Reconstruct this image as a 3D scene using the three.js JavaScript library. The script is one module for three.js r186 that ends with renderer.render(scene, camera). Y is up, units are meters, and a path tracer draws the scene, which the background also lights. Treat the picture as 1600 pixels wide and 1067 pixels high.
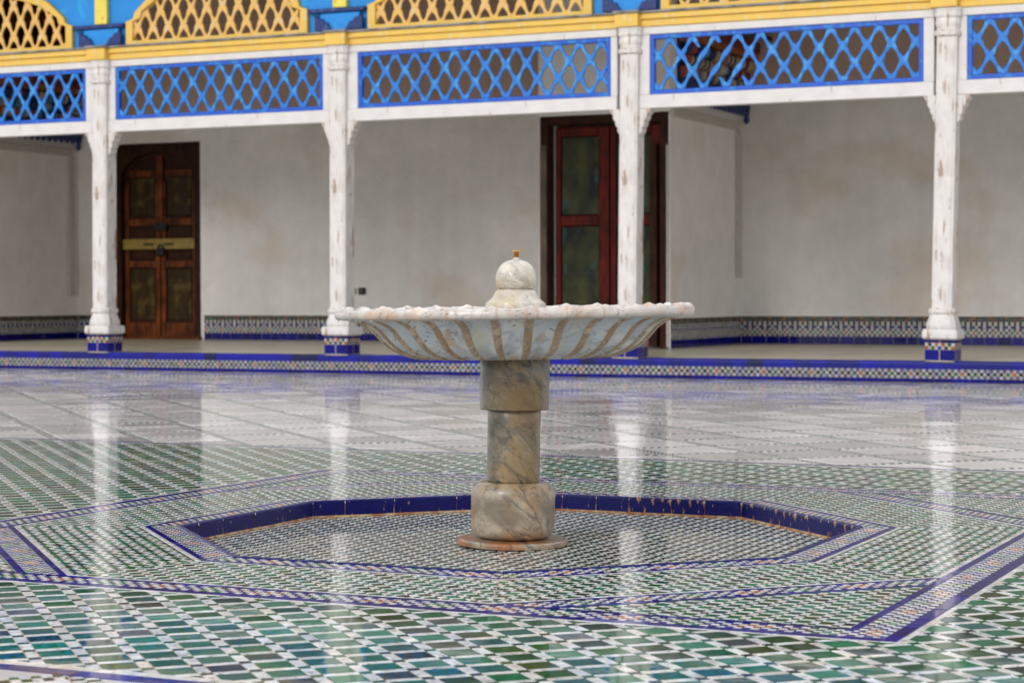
import * as THREE from 'three';
import { ImprovedNoise } from 'three/addons/math/ImprovedNoise.js';
import { RoundedBoxGeometry } from 'three/addons/geometries/RoundedBoxGeometry.js';
import { mergeGeometries, toCreasedNormals } from 'three/addons/utils/BufferGeometryUtils.js';

// ---------------------------------------------------------------- camera, sky, sun, exposure
const scene = new THREE.Scene();
const camera = new THREE.PerspectiveCamera(18.93, 1600 / 1067, 0.1, 400);
camera.position.set(3.868, 1.05, 8.382);
camera.rotation.order = 'YXZ';
camera.rotation.set(-0.0231, 0.43486, -0.00336);
camera.setFocalLength && camera.updateProjectionMatrix();
camera.focus = 8.7;
camera.userData.fStop = 4.4;
camera.updateMatrixWorld(true);

const renderer = new THREE.WebGLRenderer();
renderer.toneMapping = THREE.LinearToneMapping;
renderer.toneMappingExposure = 1.46;
renderer.shadowMap.enabled = true;

const PN = new ImprovedNoise();
const noise = (x, y, z) => PN.noise(x + 31.7, y + 17.3, z + 7.1);
const fbm = (x, y, z, o = 4) => { let s = 0, a = 0.5; for (let i = 0; i < o; i++) { s += a * noise(x, y, z); x *= 2.03; y *= 2.01; z *= 2.02; a *= 0.5; } return s; };
let seed = 12345;
const rnd = () => { seed = (seed * 1664525 + 1013904223) >>> 0; return seed / 4294967296; };
const clamp = (x, a = 0, b = 1) => Math.max(a, Math.min(b, x));
const sstep = (a, b, x) => { const t = clamp((x - a) / (b - a)); return t * t * (3 - 2 * t); };
const mix = (a, b, t) => a.map((v, i) => v + (b[i] - v) * t);

{ // one overcast sky
  const w = 512, h = 256, d = new Float32Array(w * h * 4);
  for (let j = 0; j < h; j++) for (let i = 0; i < w; i++) {
    const el = ((j + 0.5) / h - 0.5) * Math.PI, az = (i / w) * Math.PI * 2, s = Math.sin(el), k = (j * w + i) * 4;
    const x = Math.cos(az) * Math.cos(el), z = Math.sin(az) * Math.cos(el);
    const q = Math.max(s, 0.05), c = 1 + 0.22 * fbm(x * 1.6 / (q + 0.5), z * 1.6 / (q + 0.5), 3.3, 4);
    const L = s > 0 ? (0.86 + 0.14 * s) * c : 0.3;
    d[k] = L * 0.95; d[k + 1] = L * 0.975; d[k + 2] = L * 1.03; d[k + 3] = 1;
  }
  const sky = new THREE.DataTexture(d, w, h, THREE.RGBAFormat, THREE.FloatType);
  sky.mapping = THREE.EquirectangularReflectionMapping; sky.magFilter = THREE.LinearFilter; sky.needsUpdate = true;
  scene.background = sky; scene.environment = sky;
}
const sun = new THREE.DirectionalLight(new THREE.Color(1, 0.965, 0.92), 0.8);
sun.position.set(-8, 15, 26); sun.target.position.set(-2, 0, -4);
sun.castShadow = true; sun.shadow.radius = 28;
Object.assign(sun.shadow.camera, { left: -30, right: 30, top: 30, bottom: -30, far: 90 });
scene.add(sun, sun.target);

// ---------------------------------------------------------------- helpers
const names = {};
const numbered = (n) => { const k = (names[n] = (names[n] ?? -1) + 1); return k ? n + '_' + String(k).padStart(3, '0') : n; };
function tag(o, label, category, group) { o.userData.label = label; o.userData.category = category; if (group) o.userData.group = group; return o; }
function thing(name, label, category, pos = [0, 0, 0], group) { const o = new THREE.Group(); o.name = numbered(name); o.position.set(...pos); scene.add(o); return tag(o, label, category, group); }
function struct(name, label) { const o = new THREE.Group(); o.name = numbered(name); o.userData.kind = 'structure'; if (label) o.userData.label = label; scene.add(o); return o; }
function part(name, geo, mat, parent) { const m = new THREE.Mesh(geo, mat); m.name = name; m.castShadow = m.receiveShadow = true; parent.add(m); return m; }
function stuff(o) { o.userData.kind = 'stuff'; return o; }

// pictures computed from noise; f(u, v, out) writes linear values
function colorTex(w, h, f, rx = 1, ry = 1) {
  const d = new Uint8Array(w * h * 4), o = [0, 0, 0], enc = (x) => 255 * (x <= 0.0031308 ? 12.92 * x : 1.055 * Math.pow(x, 1 / 2.4) - 0.055);
  for (let j = 0; j < h; j++) for (let i = 0; i < w; i++) {
    const c = f((i + 0.5) / w, (j + 0.5) / h) || o, k = (j * w + i) * 4;
    d[k] = enc(clamp(c[0])); d[k + 1] = enc(clamp(c[1])); d[k + 2] = enc(clamp(c[2])); d[k + 3] = 255;
  }
  const t = new THREE.DataTexture(d, w, h, THREE.RGBAFormat); t.colorSpace = THREE.SRGBColorSpace;
  t.magFilter = THREE.LinearFilter; t.wrapS = t.wrapT = THREE.RepeatWrapping; t.repeat.set(rx, ry); t.needsUpdate = true; return t;
}
function grayTex(w, h, f, rx = 1, ry = 1) {
  const d = new Uint8Array(w * h * 4);
  for (let j = 0; j < h; j++) for (let i = 0; i < w; i++) { const c = 255 * clamp(f((i + 0.5) / w, (j + 0.5) / h)), k = (j * w + i) * 4; d[k] = d[k + 1] = d[k + 2] = c; d[k + 3] = 255; }
  const t = new THREE.DataTexture(d, w, h, THREE.RGBAFormat);
  t.magFilter = THREE.LinearFilter; t.wrapS = t.wrapT = THREE.RepeatWrapping; t.repeat.set(rx, ry); t.needsUpdate = true; return t;
}
// noise that repeats over the unit square, with f cells along a side
const HASH = new Float32Array(4096 * 2); { let q = 77; for (let i = 0; i < 4096; i++) { q = (q * 1103515245 + 12345) & 0x7fffffff; const a = q / 0x7fffffff * 6.2831853; HASH[2 * i] = Math.cos(a); HASH[2 * i + 1] = Math.sin(a); } }
const per = (u, v, f, s = 0, o = 3) => {
  let sum = 0, amp = 0.62, n = Math.max(1, Math.round(f)), k = Math.round(s * 97);
  for (let i = 0; i < o; i++) {
    const x = u * n, y = v * n, x0 = Math.floor(x), y0 = Math.floor(y), fx = x - x0, fy = y - y0, sx = fx * fx * (3 - 2 * fx), sy = fy * fy * (3 - 2 * fy);
    const g = (ix, iy, dx, dy) => { const h = (((((ix % n) + n) % n) * 374761393 + (((iy % n) + n) % n) * 668265263 + k * 7919) >>> 7 ^ (((ix + n * 64) % n) * 31 + ((iy + n * 64) % n) * 57)) & 4095; return HASH[2 * h] * dx + HASH[2 * h + 1] * dy; };
    const a = g(x0, y0, fx, fy), b = g(x0 + 1, y0, fx - 1, fy), c = g(x0, y0 + 1, fx, fy - 1), d = g(x0 + 1, y0 + 1, fx - 1, fy - 1);
    sum += amp * (a + (b - a) * sx + (c + (d - c) * sx - a - (b - a) * sx) * sy); amp *= 0.5; n *= 2; k += 131;
  }
  return sum;
};
const std = (o) => new THREE.MeshStandardMaterial(o);
const rgb = (r, g, b) => new THREE.Color().setRGB(r, g, b);

// uv in metres by the way each face points
function metreUV(g) {
  if (g.index) g = g.toNonIndexed();
  if (!g.attributes.normal) g.computeVertexNormals();
  const p = g.attributes.position, uv = new Float32Array(p.count * 2), a = new THREE.Vector3(), b = new THREE.Vector3(), c = new THREE.Vector3();
  for (let i = 0; i < p.count; i += 3) {
    a.fromBufferAttribute(p, i); b.fromBufferAttribute(p, i + 1).sub(a); c.fromBufferAttribute(p, i + 2).sub(a); b.cross(c);
    const x = Math.abs(b.x), y = Math.abs(b.y), z = Math.abs(b.z);
    for (let k = i; k < i + 3; k++) {
      const P = [p.getX(k), p.getY(k), p.getZ(k)];
      const q = z >= x && z >= y ? [P[0], P[1]] : x >= y ? [P[2] + 0.37, P[1]] : [P[0], P[2]];
      uv[2 * k] = q[0]; uv[2 * k + 1] = q[1];
    }
  }
  g.setAttribute('uv', new THREE.BufferAttribute(uv, 2)); return g;
}
const bx = (x0, x1, y0, y1, z0, z1, r = 0.006) => {
  const g = new RoundedBoxGeometry(x1 - x0, y1 - y0, z1 - z0, 1, Math.min(r, (x1 - x0) / 3, (y1 - y0) / 3, (z1 - z0) / 3));
  g.translate((x0 + x1) / 2, (y0 + y1) / 2, (z0 + z1) / 2); return metreUV(g);
};
const shapeOf = (pts) => new THREE.Shape(pts.map((p) => new THREE.Vector2(p[0], p[1])));
const slab = (pts, z0, depth, bevel = 0.004, holes = []) => { // outline in x, y pushed along z
  const s = shapeOf(pts); for (const h of holes) s.holes.push(new THREE.Path(h.map((p) => new THREE.Vector2(p[0], p[1]))));
  const g = new THREE.ExtrudeGeometry(s, { depth: depth - 2 * bevel, bevelEnabled: bevel > 0, bevelThickness: bevel, bevelSize: bevel, bevelOffset: -bevel, bevelSegments: 1, curveSegments: 8 });
  g.translate(0, 0, z0 + bevel); return metreUV(g);
};
// clipping of polygons [[x, y], ...] by half-planes n.p <= d
function clipHalf(poly, nx, ny, d) {
  const out = [];
  for (let i = 0; i < poly.length; i++) {
    const a = poly[i], b = poly[(i + 1) % poly.length], da = nx * a[0] + ny * a[1] - d, db = nx * b[0] + ny * b[1] - d;
    if (da <= 0) out.push(a);
    if ((da < 0 && db > 0) || (da > 0 && db < 0)) { const t = da / (da - db); out.push([a[0] + t * (b[0] - a[0]), a[1] + t * (b[1] - a[1])]); }
  }
  return out;
}
const area = (p) => { let s = 0; for (let i = 0; i < p.length; i++) { const a = p[i], b = p[(i + 1) % p.length]; s += a[0] * b[1] - a[1] * b[0]; } return s / 2; };
function clipConvex(poly, region) { // region counter-clockwise
  for (let i = 0; i < region.length && poly.length > 2; i++) {
    const a = region[i], b = region[(i + 1) % region.length], nx = b[1] - a[1], ny = a[0] - b[0];
    poly = clipHalf(poly, nx, ny, nx * a[0] + ny * a[1]);
  }
  return poly;
}
const ccw = (p) => (area(p) < 0 ? p.slice().reverse() : p);
function tidy(p) { return p.filter((a, i) => { const b = p[(i + 1) % p.length]; return Math.hypot(a[0] - b[0], a[1] - b[1]) > 1e-4; }); }
function inset(poly, d) { // convex, counter-clockwise
  let p = poly;
  for (let i = 0; i < poly.length; i++) {
    const a = poly[i], b = poly[(i + 1) % poly.length], l = Math.hypot(b[0] - a[0], b[1] - a[1]) || 1, nx = (b[1] - a[1]) / l, ny = (a[0] - b[0]) / l;
    p = clipHalf(p, nx, ny, nx * a[0] + ny * a[1] - d);
  }
  return tidy(p);
}
// a bucket of tiles: proud faces with chamfered edges; frame gives origin and axes of the plane they lie in
class Tiles {
  constructor(frame) { this.p = []; this.n = []; this.c = []; this.uv = []; this.frame = frame; }
  tri(A, B, C, col) {
    const e = new THREE.Vector3().subVectors(B, A), f = new THREE.Vector3().subVectors(C, A); e.cross(f).normalize();
    for (const P of [A, B, C]) { this.p.push(P.x, P.y, P.z); this.n.push(e.x, e.y, e.z); this.c.push(...col); this.uv.push(P.x + P.y * 0.61, P.z - P.y * 0.53); }
  }
  add(poly, col, { gap = 0.0012, cham = 0.0016, h = 0, tilt = 0.005, deep = 0.0035 } = {}) {
    poly = ccw(tidy(poly)); if (poly.length < 3 || area(poly) < 2e-5) return;
    let base = inset(poly, gap); if (base.length < 3) return;
    const jit = Math.min(0.0016, 0.012 * Math.sqrt(area(poly))); base = base.map(([x, y]) => [x + (rnd() - 0.5) * jit, y + (rnd() - 0.5) * jit]);
    let top = inset(base, cham); if (top.length < 3 || area(top) < 5e-6) return;
    const F = this.frame, tx = (rnd() - 0.5) * 2 * tilt, ty = (rnd() - 0.5) * 2 * tilt, hh = h + (rnd() - 0.5) * 0.0005;
    let cx = 0, cy = 0; for (const q of top) { cx += q[0] / top.length; cy += q[1] / top.length; }
    const at = (q, e) => F.O.clone().addScaledVector(F.U, q[0]).addScaledVector(F.V, q[1]).addScaledVector(F.N, e + tx * (q[0] - cx) + ty * (q[1] - cy));
    const T = top.map((q) => at(q, hh)); for (let i = 1; i + 1 < T.length; i++) this.tri(T[0], T[i], T[i + 1], col);
    if (top.length === base.length) for (let i = 0; i < base.length; i++) { // chamfer band, down to the bed
      const j = (i + 1) % base.length, A = at(base[i], hh - deep), B = at(base[j], hh - deep);
      this.tri(A, B, T[j], col); this.tri(A, T[j], T[i], col);
    }
  }
  build() {
    const g = new THREE.BufferGeometry();
    g.setAttribute('position', new THREE.Float32BufferAttribute(this.p, 3)); g.setAttribute('normal', new THREE.Float32BufferAttribute(this.n, 3));
    g.setAttribute('color', new THREE.Float32BufferAttribute(this.c, 3)); g.setAttribute('uv', new THREE.Float32BufferAttribute(this.uv, 2)); return g;
  }
}
const V3 = (x, y, z) => new THREE.Vector3(x, y, z);
// (x, z) plane seen from above: U = x, V = -z keeps the winding upward; polygons below are given as [x, -z]
const floorFrame = (y) => ({ O: V3(0, y, 0), U: V3(1, 0, 0), V: V3(0, 0, -1), N: V3(0, 1, 0) });
const wallFrame = (x, y, z) => ({ O: V3(x, y, z), U: V3(1, 0, 0), V: V3(0, 1, 0), N: V3(0, 0, 1) });
const rightFrame = (x, y, z) => ({ O: V3(x, y, z), U: V3(0, 0, -1), V: V3(0, 1, 0), N: V3(1, 0, 0) });
const viewM = camera.matrixWorld.clone().invert();
function seen(x, y, z, m = 0) { // size on the picture of one metre there, 0 outside the frame
  const v = V3(x, y, z).applyMatrix4(viewM); if (v.z > -0.5) return 0;
  const ty = Math.tan(camera.fov * Math.PI / 360), tx = ty * camera.aspect;
  return Math.abs(v.x / v.z) < tx * (1.02 + m) && Math.abs(v.y / v.z) < ty * (1.02 + m) ? 1 / -v.z : 0;
}
// the largest on the picture become parts of their own, the rest one part
function layTiles(list, { name, many, mat, parent, frame, most = 300, minPx = 0 }) {
  const key = (t) => { let cx = 0, cy = 0; for (const q of t.poly) { cx += q[0] / t.poly.length; cy += q[1] / t.poly.length; } const P = frame.O.clone().addScaledVector(frame.U, cx).addScaledVector(frame.V, cy); const s = seen(P.x, P.y, P.z); return s * s * s * Math.abs(area(t.poly)); };
  list = list.filter((t) => t.poly.length > 2 && Math.abs(area(t.poly)) > 2e-5);
  for (const t of list) t.key = key(t);
  list.sort((a, b) => b.key - a.key);
  const rest = new Tiles(frame);
  list.forEach((t, i) => {
    if (i < most && t.key > minPx) { const one = new Tiles(frame); one.add(t.poly, t.col, t.o); if (one.p.length) part(name, one.build(), mat, parent); } else rest.add(t.poly, t.col, t.o);
  });
  if (rest.p.length) stuff(part(many, rest.build(), mat, parent));
}

// ---------------------------------------------------------------- materials
const glazeRough = grayTex(1024, 1024, (u, v) => 0.24 + 0.3 * per(u, v, 20, 1.3) + 0.4 * Math.max(0, per(u, v, 70, 4.7, 2)) + 0.35 * sstep(0.12, 0.34, per(u, v, 5, 8.7, 4)), 0.4, 0.4);
const glazeBump = grayTex(512, 512, (u, v) => 0.5 + 0.6 * per(u, v, 14, 8.1, 4));
const glazeTone = colorTex(512, 512, (u, v) => { const k = (0.72 + 0.5 * per(u, v, 22, 3.9, 4)) * (1 - 0.6 * sstep(0.2, 0.3, per(u, v, 48, 2.6, 3))), q = per(u, v, 9, 7.3, 3); return [k * (1 + 0.25 * q), k, k * (1 - 0.2 * q)]; });
const glaze = new THREE.MeshPhysicalMaterial({ vertexColors: true, map: glazeTone, roughness: 0.2, roughnessMap: glazeRough, bumpMap: glazeBump, bumpScale: 0.0002, ior: 1.5, specularIntensity: 0.42 });
const groutTex = colorTex(512, 512, (u, v) => { const a = per(u, v, 10, 2.2, 4), b = sstep(0.02, 0.3, per(u, v, 5, 6.6, 4)); return mix(mix([0.30, 0.25, 0.20], [0.45, 0.40, 0.34], 0.5 + a), [0.34, 0.15, 0.06], b * 0.7); });
const grout = std({ map: groutTex, roughness: 0.75 });
const COBALT = () => { const k = 0.6 + 0.75 * rnd(); return [0.005 * k, 0.006 * k, 0.22 * k]; };
const WHITE = () => { const k = 0.72 + 0.2 * rnd(); return [k, k * (0.965 + 0.02 * rnd()), k * (0.90 + 0.06 * rnd())]; };
const GREEN = (dark = 0) => { const r = rnd(), k = (0.35 + 0.9 * rnd()) * (dark ? 0.7 : 1); return r < 0.52 ? [0.001 * k, 0.18 * k, 0.085 * k] : r < 0.61 ? [0.001 * k, 0.12 * k, 0.12 * k] : r < 0.88 ? [0.008 * k, 0.13 * k, 0.024 * k] : r < 0.95 ? [0.004 * k, 0.04 * k, 0.026 * k] : [0.03 * k, 0.07 * k, 0.008 * k]; };
const ORANGE = () => { const k = 0.75 + 0.5 * rnd(); return [0.46 * k, 0.135 * k, 0.03 * k]; };
const BLACK = () => { const k = 0.6 + 0.8 * rnd(); return [0.012 * k, 0.014 * k, 0.016 * k]; };

const plaster = std({ roughness: 0.88, map: colorTex(1536, 384, (u, v) => {
  const x = u * 24, y = v * 6, tr = noise(x * 14 + 2 * noise(x * 3, y * 3, 4), y * 5, 3.3), a = fbm(x * 0.7, y * 0.7, 1.1, 5), b = fbm(x * 3, y * 3, 5.2, 4), s = fbm(x * 5, y * 0.35, 9.7, 3), st = sstep(0.04, 0.34, fbm(x * 0.55 + 4, y * 0.8, 14.2, 6));
  const k = 0.85 + 0.13 * a + 0.09 * b + 0.05 * s + 0.025 * tr;
  return mix([k, k * 0.955, k * 0.90], [k * 0.92, k * 0.76, k * 0.62], st * 0.6);
}, 1 / 24, 1 / 6), bumpMap: grayTex(1024, 1024, (u, v) => 0.5 + 0.4 * per(u, v, 8, 3.1, 6) - 0.35 * Math.pow(clamp(1 - Math.abs(per(u, v, 4, 6.3, 5)) * 40), 2), 0.33, 0.33), bumpScale: 0.012 });
const upperWallBrown = std({ roughness: 0.9, map: colorTex(1024, 256, (u, v) => { const x = u * 24, y = v * 6, k = 1 + 0.35 * fbm(x, y, 2.7, 5) + 0.25 * fbm(x * 5, y * 0.5, 8, 3); return [0.56 * k, 0.385 * k, 0.30 * k]; }, 1 / 24, 1 / 6) });  // streaky brown tone given to the whole upper wall
const chipped = (base, under, amt, sc = 1) => (u, v) => { // old paint, worn through in upright flakes
  const x = u * 2, y = v * 2, a = per(u, v, 7 * sc, 1.9, 4), c = sstep(amt, amt + 0.05, 0.65 * per(u, v, 20 * sc, 5.5, 3) + 0.5 * noise(x * 16 * sc, y * 3.5 * sc, 2.2) * (0.5 + 1.2 * Math.max(0, per(u, v, 3, 7.7, 2) + 0.25)));
  const k = 1 + 0.16 * a; return mix(base.map((q) => q * k), under, c * 0.8);
};
const paintBump = grayTex(512, 512, (u, v) => 0.5 + 0.5 * per(u, v, 18, 6.1, 4), 0.8, 0.8);
const railPaint = std({ roughness: 0.55, map: colorTex(512, 512, chipped([0.67, 0.64, 0.615], [0.50, 0.41, 0.34], 0.36, 1.5), 0.5, 0.5), bumpMap: paintBump, bumpScale: 0.003 });
const whitePaint = std({ roughness: 0.55, map: colorTex(1024, 1024, (u, v) => { // flakes in long upright patches, worn down to bare ochre wood
  const x = u * 1.6, y = v * 2.4, zone = fbm(x * 2.2, y * 1.1, 3.1, 3), f1 = fbm(x * 26, y * 6, 1.4, 4), f2 = fbm(x * 9, y * 2.2, 8.4, 3), k = 1 + 0.22 * fbm(x * 5, y * 5, 6.6, 4);
  const c = sstep(0.20, 0.34, f1 * 0.8 + f2 * 0.6 + zone * 0.7), dirt = sstep(-0.1, 0.35, f2 + 0.6 * f1);
  return mix(mix([0.66 * k, 0.63 * k, 0.60 * k], [0.52, 0.45, 0.385], dirt * 0.6), mix([0.46, 0.35, 0.27], [0.30, 0.17, 0.10], clamp(0.5 + 2 * f2)), c * 0.75);
}, 1 / 1.6, 1 / 2.4), bumpMap: paintBump, bumpScale: 0.004 });
const bluePaint = std({ roughness: 0.4, map: colorTex(512, 512, chipped([0.002, 0.085, 0.50], [0.01, 0.2, 0.55], 0.14, 0.7), 0.6, 0.6), bumpMap: paintBump, bumpScale: 0.003 });
const slatPaint = std({ roughness: 0.38, map: colorTex(512, 512, chipped([0.006, 0.17, 0.58], [0.05, 0.31, 0.66], 0.12, 1), 0.6, 0.6), bumpMap: paintBump, bumpScale: 0.003 });
const skyPaint = std({ roughness: 0.5, map: colorTex(512, 512, chipped([0.001, 0.25, 0.70], [0.01, 0.34, 0.74], 0.2, 0.6), 0.5, 0.5), bumpMap: paintBump, bumpScale: 0.004 });
const navyPaint = std({ roughness: 0.5, map: colorTex(512, 512, chipped([0.006, 0.022, 0.14], [0.02, 0.09, 0.28], 0.18, 0.8), 0.7, 0.7) });
const yellowPaint = std({ roughness: 0.5, map: colorTex(512, 512, chipped([0.78, 0.50, 0.085], [0.70, 0.54, 0.24], 0.16, 1), 0.5, 0.5), bumpMap: paintBump, bumpScale: 0.003 });
const yellowSlat = std({ roughness: 0.5, map: colorTex(512, 512, chipped([0.76, 0.45, 0.12], [0.70, 0.52, 0.26], 0.16, 1), 0.5, 0.5), bumpMap: paintBump, bumpScale: 0.003 });
const lemonPaint = std({ roughness: 0.5, map: colorTex(256, 256, chipped([0.80, 0.66, 0.10], [0.6, 0.42, 0.06], 0.2, 0.7), 0.8, 0.8) });
const leadCap = std({ roughness: 0.6, map: colorTex(256, 256, (u, v) => { const k = 0.22 + 0.25 * per(u, v, 9, 1.2, 4); return [k, k * 0.97, k * 0.95]; }, 0.7, 0.7) });
const woodTex = (c0, c1, s) => colorTex(512, 512, (u, v) => { const g = 0.5 + 0.9 * fbm(u * 26, v * 1.6, s, 4), p = per(u, v, 4, s + 3, 3); return mix(c0, c1, clamp(g + p)); }, 0.9, 0.9);
const woodBump = grayTex(512, 512, (u, v) => 0.5 + 0.6 * fbm(u * 30, v * 1.8, 5.1, 4), 0.9, 0.9);
const wood = (o) => new THREE.MeshPhysicalMaterial({ specularIntensity: 0.3, bumpMap: woodBump, bumpScale: 0.004, ...o });
const darkWood = wood({ roughness: 0.6, map: woodTex([0.010, 0.003, 0.0015], [0.055, 0.016, 0.005], 1.7) });
const midWood = wood({ roughness: 0.5, map: woodTex([0.03, 0.007, 0.0015], [0.20, 0.050, 0.008], 4.4) });
const redWood = wood({ roughness: 0.5, map: woodTex([0.03, 0.003, 0.0015], [0.135, 0.009, 0.003], 6.4) });
const oliveWood = wood({ roughness: 0.45, map: colorTex(512, 512, (u, v) => { const g = 0.5 + 0.8 * fbm(u * 14, v * 2.4, 3.3, 4), p = clamp(0.5 + 1.6 * per(u, v, 4, 2.1, 4)); return mix(mix([0.008, 0.004, 0.001], [0.055, 0.030, 0.006], g), [0.13, 0.09, 0.02], sstep(0.45, 1, p) * 0.6); }, 0.9, 0.9) });
const ironDark = std({ color: rgb(0.015, 0.014, 0.013), roughness: 0.45, metalness: 0.6 });
const brassBar = std({ roughness: 0.45, map: colorTex(256, 256, (u, v) => { const k = 1 + 0.5 * per(u, v, 8, 2.2, 4); return [0.25 * k, 0.165 * k, 0.022 * k]; }) });
const darkGlass = new THREE.MeshPhysicalMaterial({ roughness: 0.3, ior: 1.45, specularIntensity: 0.5, map: colorTex(256, 256, (u, v) => { const p = clamp(0.5 + 1.8 * per(u, v, 3.5, 5.5, 4)), q = sstep(0.1, 0.35, per(u, v, 6, 9.1, 3)); return mix(mix([0.004, 0.006, 0.004], [0.05, 0.055, 0.014], p), [0.02, 0.075, 0.06], q * 0.8); }, 0.8, 0.5) });  // greenish tree reflections put into the colour of the dark panes
const galleryFloorMat = std({ roughness: 0.3, map: colorTex(512, 512, (u, v) => { const k = 1 + 0.3 * per(u, v, 5, 2.9, 4); return [0.56 * k, 0.49 * k, 0.37 * k]; }, 0.4, 0.4) });

// marble, as solid stone: colour of the point (x, y, z) in metres
function marble(x, y, z, o) {
  const cloud = fbm(x * 7 + 3, y * 7, z * 7, 4), cloud2 = fbm(x * 4 + 13, y * 4, z * 4 + 6, 3), och = sstep(o.o0, o.o0 + 0.3, fbm(x * 4.2 + 11, y * 3 + 2, z * 4.2, 4));
  const p = x * 0.75 + y * 0.66 + z * 0.2, q = y * 0.75 - x * 0.66 + z * 0.3, g = z + x * 0.3;
  const n1 = fbm(p * o.f * 0.8, q * o.f * 2.1, g * o.f, 5), n2 = fbm(p * o.f * 2.4 + 7, q * o.f * 3.6, g * o.f * 2.4, 4);
  const s1 = Math.pow(clamp(1 - Math.abs(n1 + 0.04) * 7), 1.4), s2 = Math.pow(clamp(1 - Math.abs(n2) * 9), 1.6);
  let c = mix(o.a, o.b, clamp(0.5 + 2.2 * cloud + 0.9 * cloud2));
  c = mix(c, o.ochre, och * o.ok);
  c = mix(c, o.vein, clamp((s1 * sstep(-0.4, 0.2, cloud2) + 0.75 * s2 * sstep(-0.3, 0.2, cloud) + 0.55 * sstep(-0.05, 0.3, n1 + 0.6 * cloud)) * o.vk));
  const d = noise(x * 42 + y * 40, y * 95 - x * 30, z * 42), d2 = noise(x * 9, y * 9, z * 9 + 4);
  return mix(c, [0.05, 0.055, 0.07], sstep(0.34, 0.5, d) * sstep(-0.05, 0.3, d2) * o.dash);
}
const around = (w, h, prof, o) => colorTex(w, h, (u, v) => { const [r, y] = prof(v), a = u * Math.PI * 2; return marble(Math.cos(a) * r, y, Math.sin(a) * r, o); });
const STONE = { pedestal: { f: 6, a: [0.075, 0.066, 0.042], b: [0.30, 0.265, 0.19], ochre: [0.27, 0.155, 0.04], o0: -0.08, ok: 0.65, vein: [0.035, 0.033, 0.026], vk: 0.66, dash: 0.3 },
  bulb: { f: 6, a: [0.22, 0.18, 0.125], b: [0.52, 0.45, 0.34], ochre: [0.42, 0.225, 0.07], o0: -0.06, ok: 0.7, vein: [0.055, 0.052, 0.048], vk: 0.6, dash: 0.2 },
  bowl: { f: 3, a: [0.60, 0.66, 0.69], b: [0.80, 0.83, 0.82], ochre: [0.66, 0.63, 0.42], o0: -0.02, ok: 0.6, vein: [0.26, 0.30, 0.37], vk: 0.5, dash: 0.6 },
  rim: { f: 4, a: [0.48, 0.42, 0.36], b: [0.68, 0.63, 0.57], ochre: [0.56, 0.36, 0.22], o0: 0.0, ok: 0.6, vein: [0.26, 0.24, 0.24], vk: 0.4, dash: 0.75 },
  rib: { f: 8, a: [0.42, 0.30, 0.19], b: [0.68, 0.54, 0.38], ochre: [0.38, 0.19, 0.065], o0: 0.0, ok: 0.5, vein: [0.18, 0.13, 0.09], vk: 0.7, dash: 0.6 },
  ball: { f: 7, a: [0.46, 0.40, 0.31], b: [0.66, 0.60, 0.50], ochre: [0.52, 0.36, 0.15], o0: 0.05, ok: 0.5, vein: [0.17, 0.165, 0.155], vk: 0.38, dash: 0.3 } };
const stoneMat = (map, rough = 0.32) => new THREE.MeshPhysicalMaterial({ map, roughness: rough, bumpMap: glazeBump, bumpScale: 0.0006, clearcoat: 0.2, clearcoatRoughness: 0.2 });

// ---------------------------------------------------------------- the courtyard floor
const SH = 2.33, FZ = 3.71, FX0 = -12, FX1 = 8; // half of the star panel's square, half of the green field, its ends
const floor = struct('courtyard_floor', 'wet courtyard floor of white marble slabs and green and white glazed tiles');
{
  // the bed of mortar, one sheet with the hole of the basin
  const R = 1.43 / Math.cos(Math.PI / 8), hole = []; for (let k = 0; k < 8; k++) { const a = (22.5 + 45 * k) * Math.PI / 180; hole.push([R * Math.cos(a), R * Math.sin(a)]); }
  const s = shapeOf([[-90, -90], [90, -90], [90, 90], [-90, 90]]); s.holes.push(new THREE.Path(hole.map((p) => new THREE.Vector2(...p))));
  const g = new THREE.ShapeGeometry(s); g.rotateX(-Math.PI / 2); g.translate(0, -0.0022, 0); part('mortar_bed', g, grout, floor);
}
// green squares, white bars between them, small dark squares where the bars cross; polygons as [x, -z]
function lattice(ang, ox, oy, p, a, box, cut) {
  const c = Math.cos(ang), s = Math.sin(ang), [x0, x1, y0, y1] = box, R = Math.hypot(x1 - x0, y1 - y0) / 2 + p * 2, mx = (x0 + x1) / 2 - ox, my = (y0 + y1) / 2 - oy;
  const ci = Math.round((c * mx + s * my) / p), cj = Math.round((-s * mx + c * my) / p), n = Math.ceil(R / p), out = { green: [], white: [], dot: [] };
  const W = (u, v) => [ox + c * u - s * v, oy + s * u + c * v];
  for (let i = ci - n; i <= ci + n; i++) for (let j = cj - n; j <= cj + n; j++) {
    const u = i * p, v = j * p;
    for (const [k, u0, u1, v0, v1] of [['green', 0, a, 0, a], ['white', a, p, 0, a], ['white', 0, a, a, p], ['dot', a, p, a, p]]) {
      const q = [W(u + u0, v + v0), W(u + u1, v + v0), W(u + u1, v + v1), W(u + u0, v + v1)];
      if (q.every((t) => t[0] < x0 || t[0] > x1 || t[1] < y0 || t[1] > y1)) continue;
      const r = cut(q); if (r && r.length > 2 && area(r) > 3e-5) out[k].push(r);
    }
  }
  return out;
}
const tinted = (polys, col, o) => polys.map((poly) => ({ poly, col: col(), o }));
const F0 = floorFrame(0);
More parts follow.
